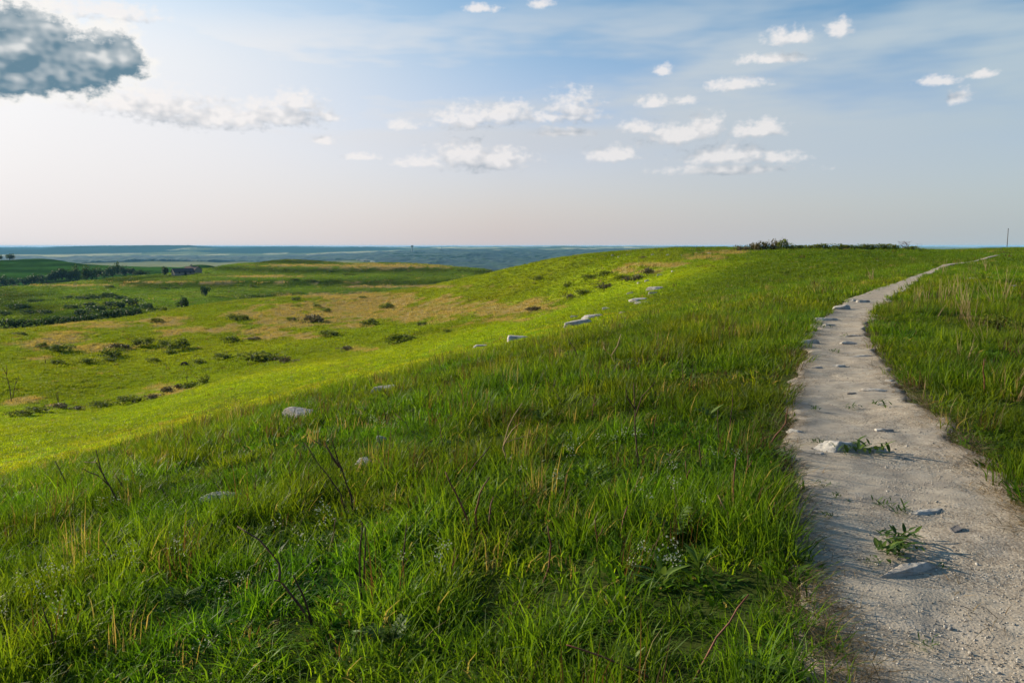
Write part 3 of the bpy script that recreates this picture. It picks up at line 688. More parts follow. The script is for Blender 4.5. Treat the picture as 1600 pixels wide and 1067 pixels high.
def place_rock(px, py, w, h, seed, name='limestone_rock', depth=0.7, sink=0.35, onpath=False, yaw=None):
    X, Y, Z, r = hit(px, py); s = r/F; W = w*s*0.5; H = max(h*s, 0.02)
    view = max(0.06, -(Z-EYE)/r)                       # foreshortening of the slab's depth
    D = min(W*depth, max(0.5*H/view*0.55, W*0.3))
    if onpath: Z = float(path_z(X, Y))
    Hh = max(H - 2*D*view*0.8, H*0.4)*(0.60 if onpath else 0.62)
    o = bpy.data.objects.new(name, rock_mesh(seed, W, D, Hh)); COL.objects.link(o)
    o.location = (X, Y+D*0.5, Z-Hh*(0.22 if onpath else 0.10)); rs = random.Random(seed+5)
    o.rotation_euler = (rs.uniform(-.1,.1), rs.uniform(-.08,.12), (yaw if yaw is not None else rs.uniform(-.35,.35)))
    ROCKS_XY.append((X, Y+D*0.4, max(W, D)*0.6)); return o
SHOULDER = [(472,650,68,24,'long pale limestone slab lying in the grass of the near shoulder'),(594,697,20,22,'small white limestone knob standing upright in the grass above a flatter stone'),(572,730,36,20,'low white limestone hump in the grass below a small white knob'),
 (347,782,60,19,'pale flat stone half buried in tall grass at the lower left'),(606,612,54,13,'thin pale slab nearly covered by grass between two larger shoulder slabs')]
MIDROW = [(752,543,26,8),(810,532,42,13),(898,497,12,6),(907,508,42,14),(926,497,36,9),(946,484,12,6),(973,490,9,5)]
UPROW = [(985,459,9,4),(1003,469,30,5),(1004,474,22,4),(1021,459,16,5),(1028,452,32,7),(1010,440,7,4),(998,443,6,3),(1031,431,9,4),(1052,425,8,3)]
SPECKS = [(958,400,6,3),(968,402,5,2.4),(981,399,6,2.6),(1020,399,6,3),(1034,397,6,3),(1044,399,6,2.5),(1088,397,8,3.5),(1109,397,6,3),(1066,400,5,2.4)]
GR = 'limestone outcrop stones'
sd = 100
for px, py, w, h, lab in SHOULDER:
    sd += 1; tag(place_rock(px, py, w, h*(0.75 if px == 472 else 1.25), sd), lab, 'rock', GR); x_, y_, r_ = ROCKS_XY[-1]; ROCKS_XY[-1] = (x_-0.02, y_-0.12, r_*1.35)
for (px, py, w, h), o_ in zip(MIDROW, ordinals(MIDROW)): sd += 1; tag(place_rock(px, py, w, h, sd), f'pale limestone rock in the row on the grassy shoulder, {o_} of seven', 'rock', GR)
for (px, py, w, h), o_ in zip(UPROW, ordinals(UPROW)): sd += 1; tag(place_rock(px, py, w, h, sd), f'small pale slab in the upper rock cluster near the hilltop, {o_}', 'rock', GR)
for (px, py, w, h), o_ in zip(SPECKS, ordinals(SPECKS)): sd += 1; tag(place_rock(px, py, w, h, sd), f'tiny white stone speck just under the middle hill crest, {o_}', 'rock', GR)
tag(place_rock(940, 584, 20, 7, 301), 'lone low pale stone in the grass halfway between shoulder rocks and path', 'rock', GR)
tag(place_rock(1524, 437, 18, 4, 302), 'flat pale stone in the right hand field, left one of two', 'rock', GR)
tag(place_rock(1550, 436, 16, 4, 303), 'flat pale stone in the right hand field, right one of two', 'rock', GR)
tag(place_rock(940+640, 448, 12, 3, 304), 'small flat stone at the far right edge of the field', 'rock', GR)
GP = 'stones set in the path'
PATH_ROCKS = [(1318,723,68,30,'rounded pale limestone boulder in the path with weeds growing beside it',0.6),(1374,723,30,18,'small knobby stone at the right end of the weedy boulder in the path',0.7),
 (1412,923,88,24,'long curved pale stone breaking the gravel behind the nearest weeds',0.32),(1452,824,50,9,'thin pale ledge of stone in the gravel right of a small weed patch',0.4),
 (1381,690,26,8,'small flat whitish stone in the path behind the weedy boulder',0.6),(1241,690,20,8,'small bluish stone at the left edge of the path behind the boulder',0.7),
 (1281,730,12,6,'pebble sized pale stone lying in front of the boulder',0.8),(1370,624,48,9,'wide flat pale slab at the right side of the path',0.5),(1331,628,14,5,'small stone left of the wide flat slab in the path',0.6),
 (1310,583,26,6,'reddish flat stone in the middle of the path',0.5),(1277,586,14,5,'small grey stone left of the reddish flat stone',0.6),(1342,567,44,4,'low dark ridge of stone across the path',0.3),
 (1329,545,26,6,'small whitish stone where the path narrows',0.5),(1263,538,24,9,'bluish stone at the left grass edge where the path narrows',0.6),(1338,534,26,5,'low stone beside the path bend, nearest of the bend stones',0.5),
 (1290,508,34,9,'pale flat stone at the bend, on the left side of the path',0.5),(1297,516,22,4,'thin stone just below the pale flat bend stone',0.5),(1311,489,30,9,'whitish slab on the left path edge above the bend',0.5),
 (1338,477,14,6,'small stone next to the whitish pair beyond the bend',0.6),(1353,478,20,7,'bright whitish stone beyond the bend in the middle of the path',0.6),(1330,473,12,4,'tiny stone at the grass edge beyond the bend',0.6),(1390,608,14,5,'small stone by the right grass edge of the path',0.6)]
for i, (px, py, w, h, lab, dp) in enumerate(PATH_ROCKS): tag(place_rock(px, py, w, h, 400+i, 'path_stone', dp, onpath=True, yaw=0.35 if i == 2 else None), lab, 'rock', GP)
# dark chip on the gravel
X, Y, Z, r = hit(1490, 853); bm = bmesh.new(); bmesh.ops.create_cube(bm, size=1.0)
for v in bm.verts: v.co = Vector((v.co.x*0.085+(0.02 if v.co.y > 0 else -0.01), v.co.y*0.05+random.uniform(-.006,.006), v.co.z*0.014))
bmesh.ops.bevel(bm, geom=list(bm.edges), offset=0.004, segments=1, affect='EDGES')
me = bpy.data.meshes.new('stone_chip'); bm.to_mesh(me); bm.free(); me.materials.append(M['chip']); o = bpy.data.objects.new('stone_chip', me); COL.objects.link(o)
o.location = (X, Y, float(path_z(X, Y))+0.004); o.rotation_euler = (0.12, -0.1, 0.5); tag(o, 'flat dark angular stone chip lying on the gravel at the right', 'rock')
# small dark hollow lump on the hill
X, Y, Z, r = hit(288, 571); s = r/F
bm = bmesh.new(); n = 18
for k in range(n):
    a = math.pi*(k/(n-1))*1.16-0.25; ro, ri = 4.6*s*(1+0.1*mnoise.noise(Vector((k*0.5,0,0)))), 2.7*s*(1+0.15*mnoise.noise(Vector((k*0.6,3,0))))
    for rad in (ro, ri):
        for yy in (-2.0*s, 2.2*s): bm.verts.new((math.cos(a)*rad, yy, math.sin(a)*rad))
bm.verts.ensure_lookup_table(); vs = bm.verts
for k in range(n-1):
    p, q = 4*k, 4*k+4
    for i, j in ((0,1),(1,3),(3,2),(2,0)): bm.faces.new((vs[p+i], vs[p+j], vs[q+j], vs[q+i]))
bm.faces.new((vs[0],vs[1],vs[3],vs[2])); bm.faces.new((vs[4*n-4],vs[4*n-2],vs[4*n-1],vs[4*n-3]))
bmesh.ops.recalc_face_normals(bm, faces=bm.faces)
me = bpy.data.meshes.new('arched_lump'); bm.to_mesh(me); bm.free(); me.materials.append(M['lump']); o = bpy.data.objects.new('arched_lump', me); COL.objects.link(o); o.location = (X, Y, Z+0.05)
tag(o, 'small dark arched lump with a paler hollow on the bright middle hillside', 'mound')

build_grass()

# ------------------------------------------------------------------ gravel, litter, blossoms
def pebble(seed):
    bm = bmesh.new(); bmesh.ops.create_icosphere(bm, subdivisions=1, radius=1.0); off = Vector((seed*3.1, 1, 2))
    for v in bm.verts: v.co = Vector((v.co.x*1.2, v.co.y*0.9, v.co.z*0.6))*(1+0.45*mnoise.noise(v.co*1.4+off))
    V = [tuple(v.co) for v in bm.verts]; Fc = [tuple(x.index for x in f.verts) for f in bm.faces]; bm.free(); return V, Fc, [0.5]*len(V)
def mat_pebble():
    m, T, out = new_mat('gravel_stone'); p = pbsdf(T, attr(T, 'gcol', 'INSTANCER').outputs['Color'], 0.9, 0.15); T.link(p.outputs[0], out.inputs[0]); return m
pc = bpy.data.collections.new('gravel_kinds'); pm = mat_pebble()
for k in range(4): proto('pebble_%d' % k, pebble(k), pm, pc)
n = 30000; Y = 2.0*np.exp(RNG.random(n)*math.log(26/2.0)); w_ = RNG.random(n); X = XL(Y)*(1-w_)+XR(Y)*w_
dn = fbm(X/0.6, Y/0.6, 4, 171)+fbm(X/0.15, Y/0.15, 2, 175)*0.5; k = RNG.random(n) < 0.45+1.1*dn; X, Y = X[k], Y[k]; n = len(X)
sz = 0.0024+0.0034*RNG.random(n)**2.5+0.007*(RNG.random(n) > 0.996)
g = 0.13+0.30*RNG.random(n); col = np.stack([g*1.06, g*0.97, g*0.86], 1)
o = gn_scatter('loose_gravel', np.stack([X, Y, path_z(X, Y)+0.004], 1), np.stack([RNG.normal(0,.3,n), RNG.normal(0,.3,n), RNG.random(n)*6.28], 1), np.repeat(sz[:,None], 3, 1), RNG.integers(0,4,n), col, pc)
# keep gravel on the path surface (its own relief)
pz = hz(X, Y, GZP)+0.020+0.0002*np.hypot(X, Y); fr = (X-XL(Y))/(XR(Y)-XL(Y)); e2 = np.abs(fr-0.5)*2
pz = pz + fbm(X/0.35, Y/0.35, 3, 81)*0.03*sstep(Y, 30, 6) - 0.03*(1-e2**2)*sstep(Y, 40, 10)
o.data.vertices.foreach_set('co', np.stack([X, Y, pz+sz*0.25], 1).astype(np.float32).ravel())
tag(o, 'loose pale gravel scattered on the path', 'gravel', kind='stuff')
# dry litter along the path edges
lc = bpy.data.collections.new('litter_kinds')
for k in range(4): proto('litter_%d' % k, blades(14, 0.09, 0.05, 0.16, 0.0035, lean=(1.2,2.0), seed=900+k, rings=3, straw=0.2), M['straw'], lc)
for kk in lc.objects:
    co = np.empty(len(kk.data.vertices)*3, np.float32); kk.data.vertices.foreach_get('co', co); co = co.reshape(-1,3); co[:,2] *= 0.22; kk.data.vertices.foreach_set('co', co.ravel())
n = 1700; Y = 2.0*np.exp(RNG.random(n)*math.log(22/2.0)); side = RNG.random(n) < 0.62
X = np.where(side, XR(Y)-np.abs(RNG.normal(0.0, 0.13, n))+0.05, XL(Y)+np.abs(RNG.normal(0, 0.09, n))-0.05)
stray = RNG.random(n) < 0.035; X = np.where(stray, XL(Y)+(XR(Y)-XL(Y))*RNG.random(n), X)
o = gn_scatter('straw_litter', np.stack([X, Y, path_z(X, Y)+0.008], 1), np.stack([RNG.normal(0,.1,n), RNG.normal(0,.1,n), RNG.random(n)*6.28], 1), np.repeat((0.6+0.7*RNG.random(n))[:,None], 3, 1), RNG.integers(0,4,n),
               np.array((0.17,0.115,0.065))*(0.5+0.9*RNG.random(n))[:,None], lc)
tag(o, 'dry brown straw litter along the path edges', 'litter', kind='stuff')

# ------------------------------------------------------------------ leaf clouds, tubes
def tube(pts, radii, sides=6):
    V, Fc = [], []
    for i, p in enumerate(pts):
        p = Vector(p); d = (Vector(pts[min(i+1, len(pts)-1)])-Vector(pts[max(i-1, 0)])).normalized()
        u = d.orthogonal().normalized(); w = d.cross(u)
        for k in range(sides):
            a = 2*math.pi*k/sides; V.append(tuple(p+(u*math.cos(a)+w*math.sin(a))*radii[i]))
    for i in range(len(pts)-1):
        for k in range(sides): a, b = i*sides+k, i*sides+(k+1) % sides; Fc.append((a, b, b+sides, a+sides))
    Fc.append(tuple(range(sides-1, -1, -1))); Fc.append(tuple(range((len(pts)-1)*sides, len(pts)*sides)))
    return V, Fc
def merge(parts):
    V, Fc = [], []
    for v, f_ in parts: b = len(V); V += v; Fc += [tuple(i+b for i in f) for f in f_]
    return V, Fc
def leaf_cloud(seed, n, leaf, lobes=7, squash=0.8, base=0.12, upright=0.0, fill=0.35):
    """unit-size crown: x,y within +-1, z 0..1.3 ; leaves gathered on lobes of uneven size"""
    rs = random.Random(seed); L = []
    for k in range(lobes):
        a = rs.random()*6.283; q = rs.random()**0.6*0.62; L.append((Vector((q*math.cos(a), q*math.sin(a), base+0.25+rs.random()*0.55*(1-q*0.6))), 0.26+rs.random()*0.26))
    V, Fc, t = [], [], []
    for k in range(n):
        c, rad = rs.choice(L); d = Vector((rs.gauss(0,1), rs.gauss(0,1), rs.gauss(0.15,1))).normalized()
        p = c + d*rad*(fill+(1-fill)*rs.random()**0.5)*rs.uniform(0.8,1.18); p.z *= squash
        if p.z < 0.01: p.z = rs.random()*0.12
        nrm = (d*0.6+Vector((rs.gauss(0,1), rs.gauss(0,1), rs.gauss(0,1)))*0.6).normalized(); u = nrm.orthogonal().normalized(); u.rotate(Quaternion(nrm, rs.random()*6.283)); w = nrm.cross(u)
        if upright: u = (u*(1-upright)+Vector((0,0,1))*upright).normalized()
        s = leaf*rs.uniform(0.6,1.4); b = len(V)
        V += [tuple(p-u*s), tuple(p+w*s*0.55+nrm*s*0.15), tuple(p+u*s), tuple(p-w*s*0.55+nrm*s*0.15)]; Fc.append((b,b+1,b+2,b+3))
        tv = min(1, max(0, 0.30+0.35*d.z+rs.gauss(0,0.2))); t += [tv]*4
    return V, Fc, t
def leaf_mesh(name, data, mat):
    V, Fc, t = data; o = mesh_obj(name, V, Fc, mat, link=False, smooth=False); set_attr(o, 'tint', 'FLOAT', 'POINT', t); me = o.data; bpy.data.objects.remove(o); return me
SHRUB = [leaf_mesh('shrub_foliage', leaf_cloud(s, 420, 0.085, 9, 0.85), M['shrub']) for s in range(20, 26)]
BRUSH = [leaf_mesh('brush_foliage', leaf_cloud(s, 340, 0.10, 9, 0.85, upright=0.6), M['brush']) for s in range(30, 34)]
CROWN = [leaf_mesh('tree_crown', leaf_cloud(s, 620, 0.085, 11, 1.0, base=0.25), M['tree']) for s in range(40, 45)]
SHRUB_D = []
for m_ in SHRUB:
    m2 = m_.copy(); m2.materials.clear(); m2.materials.append(M['tree']); SHRUB_D.append(m2)
def trunk_mesh(seed):
    rs = random.Random(seed); parts = [tube([(0,0,-0.1),(rs.uniform(-.03,.03),0,0.3),(rs.uniform(-.06,.06),0,0.7)], [0.055,0.04,0.025], 6)]
    for k in range(4):
        a = rs.random()*6.28; parts.append(tube([(0,0,0.3+0.08*k),(0.25*math.cos(a),0.25*math.sin(a),0.55+0.08*k),(0.45*math.cos(a),0.45*math.sin(a),0.75+0.08*k)], [0.025,0.015,0.006], 5))
    V, Fc = merge(parts); o = mesh_obj('trunk', V, Fc, M['bark'], link=False); me = o.data; bpy.data.objects.remove(o); return me
TRUNK = [trunk_mesh(s) for s in range(50, 53)]
def shrub(px, py, w, h, label, group, brown=False, name='shrub', rmin=0.8, sink=0.1, deep=False):
    X, Y, Z, r = hit(px, py, rmin); s = r/F; rs = random.Random(int(px*7+py*13)); me = rs.choice(BRUSH if brown else SHRUB_D if deep else SHRUB)
    o = bpy.data.objects.new(name, me); COL.objects.link(o); o.location = (X, Y, Z-sink*h*s); o.rotation_euler = (0, 0, rs.random()*6.28)
    d = min(w*0.5, h*1.1); W, H, D = w*s*0.5*1.25, h*s*0.85, d*s*1.2
    a = o.rotation_euler.z; o.rotation_euler.z = rs.choice((0, math.pi))+rs.uniform(-.25,.25); o.scale = (W, D, H)
    tag(o, label, 'shrub', group); return o
def tree(px, py, w, h, label, group, rmin=0.8, cat='tree'):
    X, Y, Z, r = hit(px, py, rmin); s = r/F; rs = random.Random(int(px*3+py*5)); e = empty('tree', (X, Y, Z), rs.random()*6.28); e.scale = (w*s*0.66, w*s*0.66, h*s/1.0); e.location.z -= h*s*0.18
    c = bpy.data.objects.new('crown', rs.choice(CROWN)); COL.objects.link(c); c.parent = e
    t = bpy.data.objects.new('trunk', rs.choice(TRUNK)); COL.objects.link(t); t.parent = e
    tag(e, label, cat, group); return e
H2 = [(30,524,26,6),(67,543,18,9),(98,548,40,13),(90,568,20,9),(137,568,24,10),(178,558,34,18),(172,565,20,8),(225,541,32,20),(243,504,22,9),(258,544,26,18),(283,546,36,22),(238,566,24,9),(265,553,20,9),
      (310,568,22,11),(345,562,28,15),(360,536,32,15),(383,500,12,12)]
H2b = [(372,500,30,13),(405,565,84,24),(463,470,16,9),(495,481,14,8),(511,488,16,9),(455,502,18,10),(513,526,34,15),(568,466,16,5),(577,508,34,14),(604,482,28,12),(625,536,62,19),(660,509,18,10),(700,520,18,9)]
BR2 = [(485,504,46,17),(540,548,26,11),(450,566,40,12),(190,545,30,12),(395,532,22,8)]
RAV = [(200,632,42,19),(160,636,40,12),(60,644,44,12),(318,600,18,20),(296,606,26,14),(30,650,40,11)]
RAVB = [(236,624,34,12),(264,614,26,15),(282,608,20,12),(90,638,30,10),(120,640,24,8)]
SPUR = [(840,438,20,9),(885,449,16,13),(922,437,30,11),(945,432,28,12),(910,462,26,16),(975,438,40,11)]
SPURB = [(945,452,44,13),(990,440,36,15),(1012,430,24,16),(838,486,40,10),(1005,404,12,5),(890,468,20,12)]
def batch(lst, fmt, group, **kw):
    for t, o_ in zip(lst, ordinals(lst)): shrub(*t, fmt % o_, group, **kw)
G2 = 'shrubs on the middle hill'
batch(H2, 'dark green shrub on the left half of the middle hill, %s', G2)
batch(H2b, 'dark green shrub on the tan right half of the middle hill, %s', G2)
batch(BR2, 'brownish loose bush on the middle hill, %s', G2, brown=True)
batch(RAV, 'dark shrub in the ravine below the middle hill, %s', 'shrubs along the ravine')
batch(RAVB, 'brown brushy shrub in the ravine below the middle hill, %s', 'shrubs along the ravine', brown=True)
batch(SPUR, 'olive shrub on the spur in front of the hilltop, %s', 'shrubs on the spur')
batch(SPURB, 'greyish brown brush on the spur below the hilltop, %s', 'shrubs on the spur', brown=True)
THK = [(8,518,34,20),(38,516,34,17),(66,514,30,17),(92,511,34,18),(118,507,30,17),(142,504,30,17),(166,500,32,18),(190,497,30,18),(214,494,24,14)]
THK2 = [(150,487,30,13),(178,482,34,16),(205,478,30,18),(228,483,22,12),(130,492,26,12),(200,492,30,16),(110,482,22,8),(140,480,30,9)]
THK3 = [(28,482,36,9),(45,490,26,8),(70,490,24,7),(10,492,20,8),(108,467,20,6),(128,468,24,7),(150,467,26,9),(168,466,26,11),(190,468,20,8),(60,472,30,6)]
GV = 'shrubs in the shaded hollow'
batch(THK, 'dark shrub in the thicket right behind the middle hill crest, %s', GV, rmin=215, deep=True)
batch(THK2, 'green shrub in the upper thicket of the hollow, %s', GV, rmin=215, deep=True)
batch(THK3, 'small dark shrub on the grassy bench beyond the hollow, %s', GV, rmin=215, deep=True)
LONE = [(322,463,15,16,'dark round tree standing alone on the far slope with a long shadow'),(285,485,17,15,'green leafy small tree just behind the middle hill crest'),(256,491,11,9,'small round shrub left of the leafy tree behind the crest'),
        (257,431,13,12,'dark round tree beside the left gable of the stone barn')]
tree(*LONE[0], None, rmin=215); tree(*LONE[1], None, rmin=215); shrub(*LONE[2], None, rmin=215); tree(*LONE[3], None, rmin=430)
BENCH = [(170,450,18,6),(255,451,14,4),(274,450,10,3),(395,448,12,5),(460,438,18,5),(515,424,10,4),(548,430,26,4),(485,440,22,5),(640,431,12,3),(552,442,14,3),(710,438,18,4)]
batch(BENCH, 'low dark bush on the far terraced hill, %s', 'bushes on the terraced hill', rmin=300)
TREES = [(4,448,16,14),(22,446,16,9),(38,446,18,11),(55,444,18,12),(72,442,18,13),(86,440,16,13),(97,439,16,16),(108,439,12,13),(122,439,16,20),(136,438,12,12),(143,438,20,20),(160,436,16,16),(176,434,18,15),(186,430,12,17),(196,432,14,14),(207,430,16,9),(222,431,20,8)]
for t, o_ in zip(TREES, ordinals(TREES)): tree(*t, f'dark green tree in the belt below the far left hill, {o_}', 'tree belt in the valley', rmin=560)
tree(15, 405.5, 13, 8, 'small flat topped tree alone on the far left hill crest', None, rmin=760); tree(-2, 405.8, 9, 7, 'dark tree at the left frame edge on the far hill crest', None, rmin=760)
CRB = [(1158, 393, 20, 13.5), (1172, 392.5, 20, 16.5), (1185, 392, 22, 18.0), (1198, 391.5, 22, 19.5), (1211, 391, 22, 21.0)]
CRG = [(1222, 391, 16, 25.2), (1236, 390.5, 18, 14.0)]
LOW = [(1250, 390, 26, 10.8), (1270, 390, 24, 11.5), (1288, 390, 26, 12.2), (1306, 390, 24, 11.5), (1324, 390, 26, 11.5), (1342, 390, 24, 10.8), (1360, 390, 26, 10.8), (1378, 390, 24, 11.5), (1394, 390, 22, 12.2), (1425, 391, 18, 9.5)]
batch(CRB, 'reddish brown brush on the hilltop skyline, %s', 'brush on the skyline', brown=True)
shrub(*CRG[0], 'taller dark green bush on the hilltop skyline', 'brush on the skyline'); shrub(*CRG[1], 'low dark bush right of the taller skyline bush', 'brush on the skyline')
batch(LOW, 'very low dark bush on the hilltop skyline, %s', 'brush on the skyline')
tag(shrub(1120,390.5,7,4,'tiny dark bush on the skyline left of the brown brush','brush on the skyline')); tag(shrub(1035,392,6,5,'tiny dark bush on the skyline of the middle hill spur','brush on the skyline'))
RB = [(1545,513,50,26),(1592,522,36,22),(1456,470,16,9)]
batch(RB, 'dark leafy bush in the field right of the path, %s of three', 'bushes in the right field')

# ------------------------------------------------------------------ dead stems (each one its own plant)
def stem(lines, label, group, mat='wood', rad=0.006, name='dead_shoot', cat='dead plant', lean=0.12, base=None):
    """lines: polylines in the photograph, the first starts at the ground; all stand at the distance of that base point"""
    bx, by = base or lines[0][0]; X, Y, Z, r = hit(bx, by); s = Y; rs = random.Random(int(bx*11+by))
    def P(px, py, k): x, y, z = pix_dir(px, py); q = (Y+lean*k)/y; return Vector((x*q-X, Y+lean*k-Y, EYE+z*q-Z))
    e = empty(name, (X, Y, Z)); first = True
    for li, ln in enumerate(lines):
        pts = []; off = rs.uniform(-1, 1)*0.5
        for i, (px, py) in enumerate(ln): pts.append(P(px, py, off*i/(len(ln)-1) if li == 0 else off*(0.3+i)))
        if li == 0: pts.insert(0, pts[0]+Vector((0,0,-0.06)))
        # subdivide with small kinks
        fine = []
        for a, b in zip(pts[:-1], pts[1:]):
            m = max(2, int((b-a).length/0.09))
            for k in range(m): fine.append(a.lerp(b, k/m)+Vector((rs.gauss(0,1), rs.gauss(0,1), rs.gauss(0,.5)))*0.004*(k > 0))
        fine.append(pts[-1]); n = len(fine); r0 = rad*1.25*(1 if li == 0 else 0.75)*min(max(1.0, r/8), 5.0)
        rads = [r0*(1-0.55*k/(n-1))*(1.25 if rs.random() < 0.12 else 1) for k in range(n)]
        V, Fc = tube(fine, rads, 6); mesh_obj('stalk' if li == 0 else 'branch', V, Fc, M[mat], e)
    tag(e, label, cat, group); return e
GS = 'dead stems in the grass'
stem([[(190,795),(172,760),(158,735),(150,703)],[(172,760),(152,742),(128,731)],[(162,742),(150,722),(132,722)],[(203,782),(192,760),(180,742)]], 'branching dark dead stem at the far left above the foreground grass', GS, rad=0.007)
stem([[(108,764),(96,740),(86,720)]], 'thin leaning dark stem left of the branching dead stem', GS)
stem([[(264,790),(258,772),(251,760)]], 'short dark twig right of the branching dead stem', GS)
stem([[(182,878),(172,862),(160,842)]], 'short bent dark twig in the lower left grass', GS)
stem([[(83,1038),(82,1005),(76,975),(67,948)]], 'tall thin curved dark stem near the bottom left corner', GS, rad=0.0045)
stem([[(253,866),(240,845),(226,824)]], 'thin dark twig leaning left in the lower left grass', GS, rad=0.004)
stem([[(312,858),(322,838),(332,818)]], 'short dark twig leaning right in the left grass', GS)
stem([[(492,985),(468,945),(442,912),(428,906)],[(436,908),(436,880),(404,842),(371,822)],[(488,975),(474,930),(458,898)]], 'long arching dark dead branch with forks in the lower centre left', GS, rad=0.007)
stem([[(565,938),(562,890),(563,850),(566,816)],[(569,915),(571,860),(570,822)]], 'pair of upright reddish brown stems in the lower centre', GS, rad=0.006)
stem([[(632,925),(630,880),(635,820)]], 'single upright thin brown stem right of the upright pair', GS, rad=0.0045)
stem([[(553,812),(549,775),(535,735),(508,692)],[(530,730),(512,700),(490,688)],[(540,800),(532,770),(512,742),(476,692)],[(535,735),(524,705),(517,684)]], 'forked dark dead stem below the small white stones', GS, rad=0.007)
stem([[(600,722),(596,700),(590,672)]], 'dark upright stem crossing the small white knob of stone', GS)
stem([[(612,728),(611,700),(610,672)]], 'thin brown stem just right of the small white knob', GS, rad=0.004)
stem([[(643,680),(634,660),(618,646)]], 'short curved dark twig above the small white stones', GS)
stem([[(606,665),(600,640),(594,625)]], 'thin dark twig left of the short curved twig', GS, rad=0.004)
stem([[(744,842),(730,810),(712,770),(696,737)],[(746,836),(743,800),(750,770),(765,745)],[(764,822),(766,800),(771,776)]], 'cluster of reddish dead stems spreading like a fan at the centre', GS, 'redwood', rad=0.008)
stem([[(731,770),(730,748),(745,722),(766,697)]], 'crooked brown stem just above the reddish fan of stems', GS, rad=0.006)
stem([[(799,738),(786,700),(795,665),(816,630)],[(788,692),(804,686),(820,681)],[(787,696),(800,672),(814,660)]], 'pale topped dead stem with side branches at the centre', GS, 'straw_thing', rad=0.006)
stem([[(998,735),(994,690),(992,640),(990,598)],[(993,650),(1003,620),(1024,597)],[(993,640),(980,620),(978,608)]], 'tall forked thin dark stem right of centre', GS, rad=0.006)
stem([[(848,912),(858,885),(861,850),(856,822)]], 'wavy reddish stem in the lower centre right', GS, 'redwood', rad=0.006)
stem([[(964,852),(972,822),(981,790)]], 'straight reddish stick leaning right above a grass clump', GS, 'redwood', rad=0.006)
stem([[(1062,1085),(1000,1050),(940,1025),(885,1007)]], 'reddish dead branch lying low at the bottom edge', GS, 'redwood', rad=0.005, lean=0.05)
stem([[(1078,1075),(1108,1018),(1140,972),(1170,928)]], 'long reddish bare stick slanting up to the right near the path', GS, 'redwood', rad=0.005, lean=0.05)
stem([[(1146,810),(1146,765),(1150,715)]], 'upright dark knobby stem near the path', GS, 'redwood', rad=0.006)
stem([[(1147,825),(1136,800),(1122,773)]], 'pale straw coloured stick crossing the knobby stem', GS, 'straw_thing', rad=0.005)
stem([[(1127,818),(1128,800),(1125,784)]], 'short reddish stub left of the knobby stem', GS, 'redwood', rad=0.006)
stem([[(1097,740),(1094,712),(1093,688)]], 'short dark stem in the grass left of the path bend', GS)
stem([[(1126,702),(1122,670),(1122,640)],[(1140,690),(1142,650),(1144,608)]], 'pair of thin dark stems near the left path edge', GS, rad=0.0045)
stem([[(1195,703),(1212,680),(1228,660),(1231,638)],[(1183,694),(1196,684),(1209,679)]], 'curved reddish twig leaning out over the left path edge', GS, 'redwood', rad=0.005)
stem([[(905,562),(898,545),(890,534)]], 'short dark twig below the row of shoulder rocks', GS)
stem([[(962,572),(955,556),(965,540),(970,522)],[(957,558),(944,545),(942,534)]], 'small forked pale twig above the lone stone', GS, 'straw_thing')
stem([[(677,772),(676,750),(675,728)]], 'thin upright reddish stem left of the reddish fan', GS, 'redwood', rad=0.0045)
stem([[(465,735),(462,712),(464,694)]], 'thin brown stem under the long shoulder slab', GS, rad=0.004)
stem([[(320,715),(312,700),(305,688)],[(296,712),(296,695),(292,680)]], 'two fine dark twigs on the upper edge of the left grass', GS, rad=0.004)
stem([[(270,700),(266,685),(259,670)]], 'fine dark twig on the left skyline of the near grass', GS, rad=0.004)
stem([[(1068,600),(1066,575),(1066,555)]], 'thin brown stem in the grass above the centre right', GS, rad=0.004)
stem([[(1418,690),(1412,640),(1410,600)]] if False else [[(1540,620),(1536,580),(1538,560)]], 'reddish upright stem in the grass right of the path', GS, 'redwood', rad=0.006)
THIN = [(395,790,7,48),(455,765,-4,44),(520,860,5,52),(690,700,-3,40),(705,915,6,60),(760,660,4,36),(835,720,-8,50),(880,790,6,52),(925,655,5,40),(935,870,-5,60),(1020,690,6,44),(1075,770,-4,50),(1165,760,4,50),(1205,830,6,46)]
for (px, py, dx, hh), o_ in zip(THIN, ordinals(THIN)):
    stem([[(px,py),(px+dx*0.4,py-hh*0.5),(px+dx,py-hh)]] + ([[(px+dx*0.4,py-hh*0.5),(px+dx*0.4+9,py-hh*0.82)]] if px % 2 else []), f'fine reddish brown stalk rising from the centre grass, {o_} of fourteen', 'fine dead stalks', 'redwood', rad=0.004)
# small bare tree in the ravine and twiggy bits on the skyline
stem([[(18,628),(15,605),(10,585),(4,574)],[(20,622),(23,605),(26,590)],[(12,592),(4,590),(-4,586)],[(10,585),(11,577),(10,570)],[(24,600),(28,594),(29,588)]], 'small bare dead tree in the ravine at the left edge', None, 'wood', rad=0.010, name='dead_tree', cat='dead tree')
stem([[(71,568),(71,563),(69,557)]], 'tiny dark snag on the middle hillside', None, 'wood', rad=0.010, name='dead_tree', cat='dead tree')
stem([[(293,603),(292,592),(292,580)]], 'thin bare snag standing among the ravine shrubs', None, 'wood', rad=0.008, name='dead_tree', cat='dead tree')
stem([[(91,636),(91,625),(90,612)],[(91,628),(88,618),(88,613)]], 'thin bare twiggy tree in the ravine near the left edge', None, 'wood', rad=0.008, name='dead_tree', cat='dead tree')
stem([[(1225,388),(1224,378),(1223,370)],[(1224,380),(1227,374),(1228,371)],[(1224,380),(1220,375),(1221,371)]], 'bare twig rising above the tall skyline bush', None, 'wood', rad=0.004, name='dead_tree', cat='dead tree')
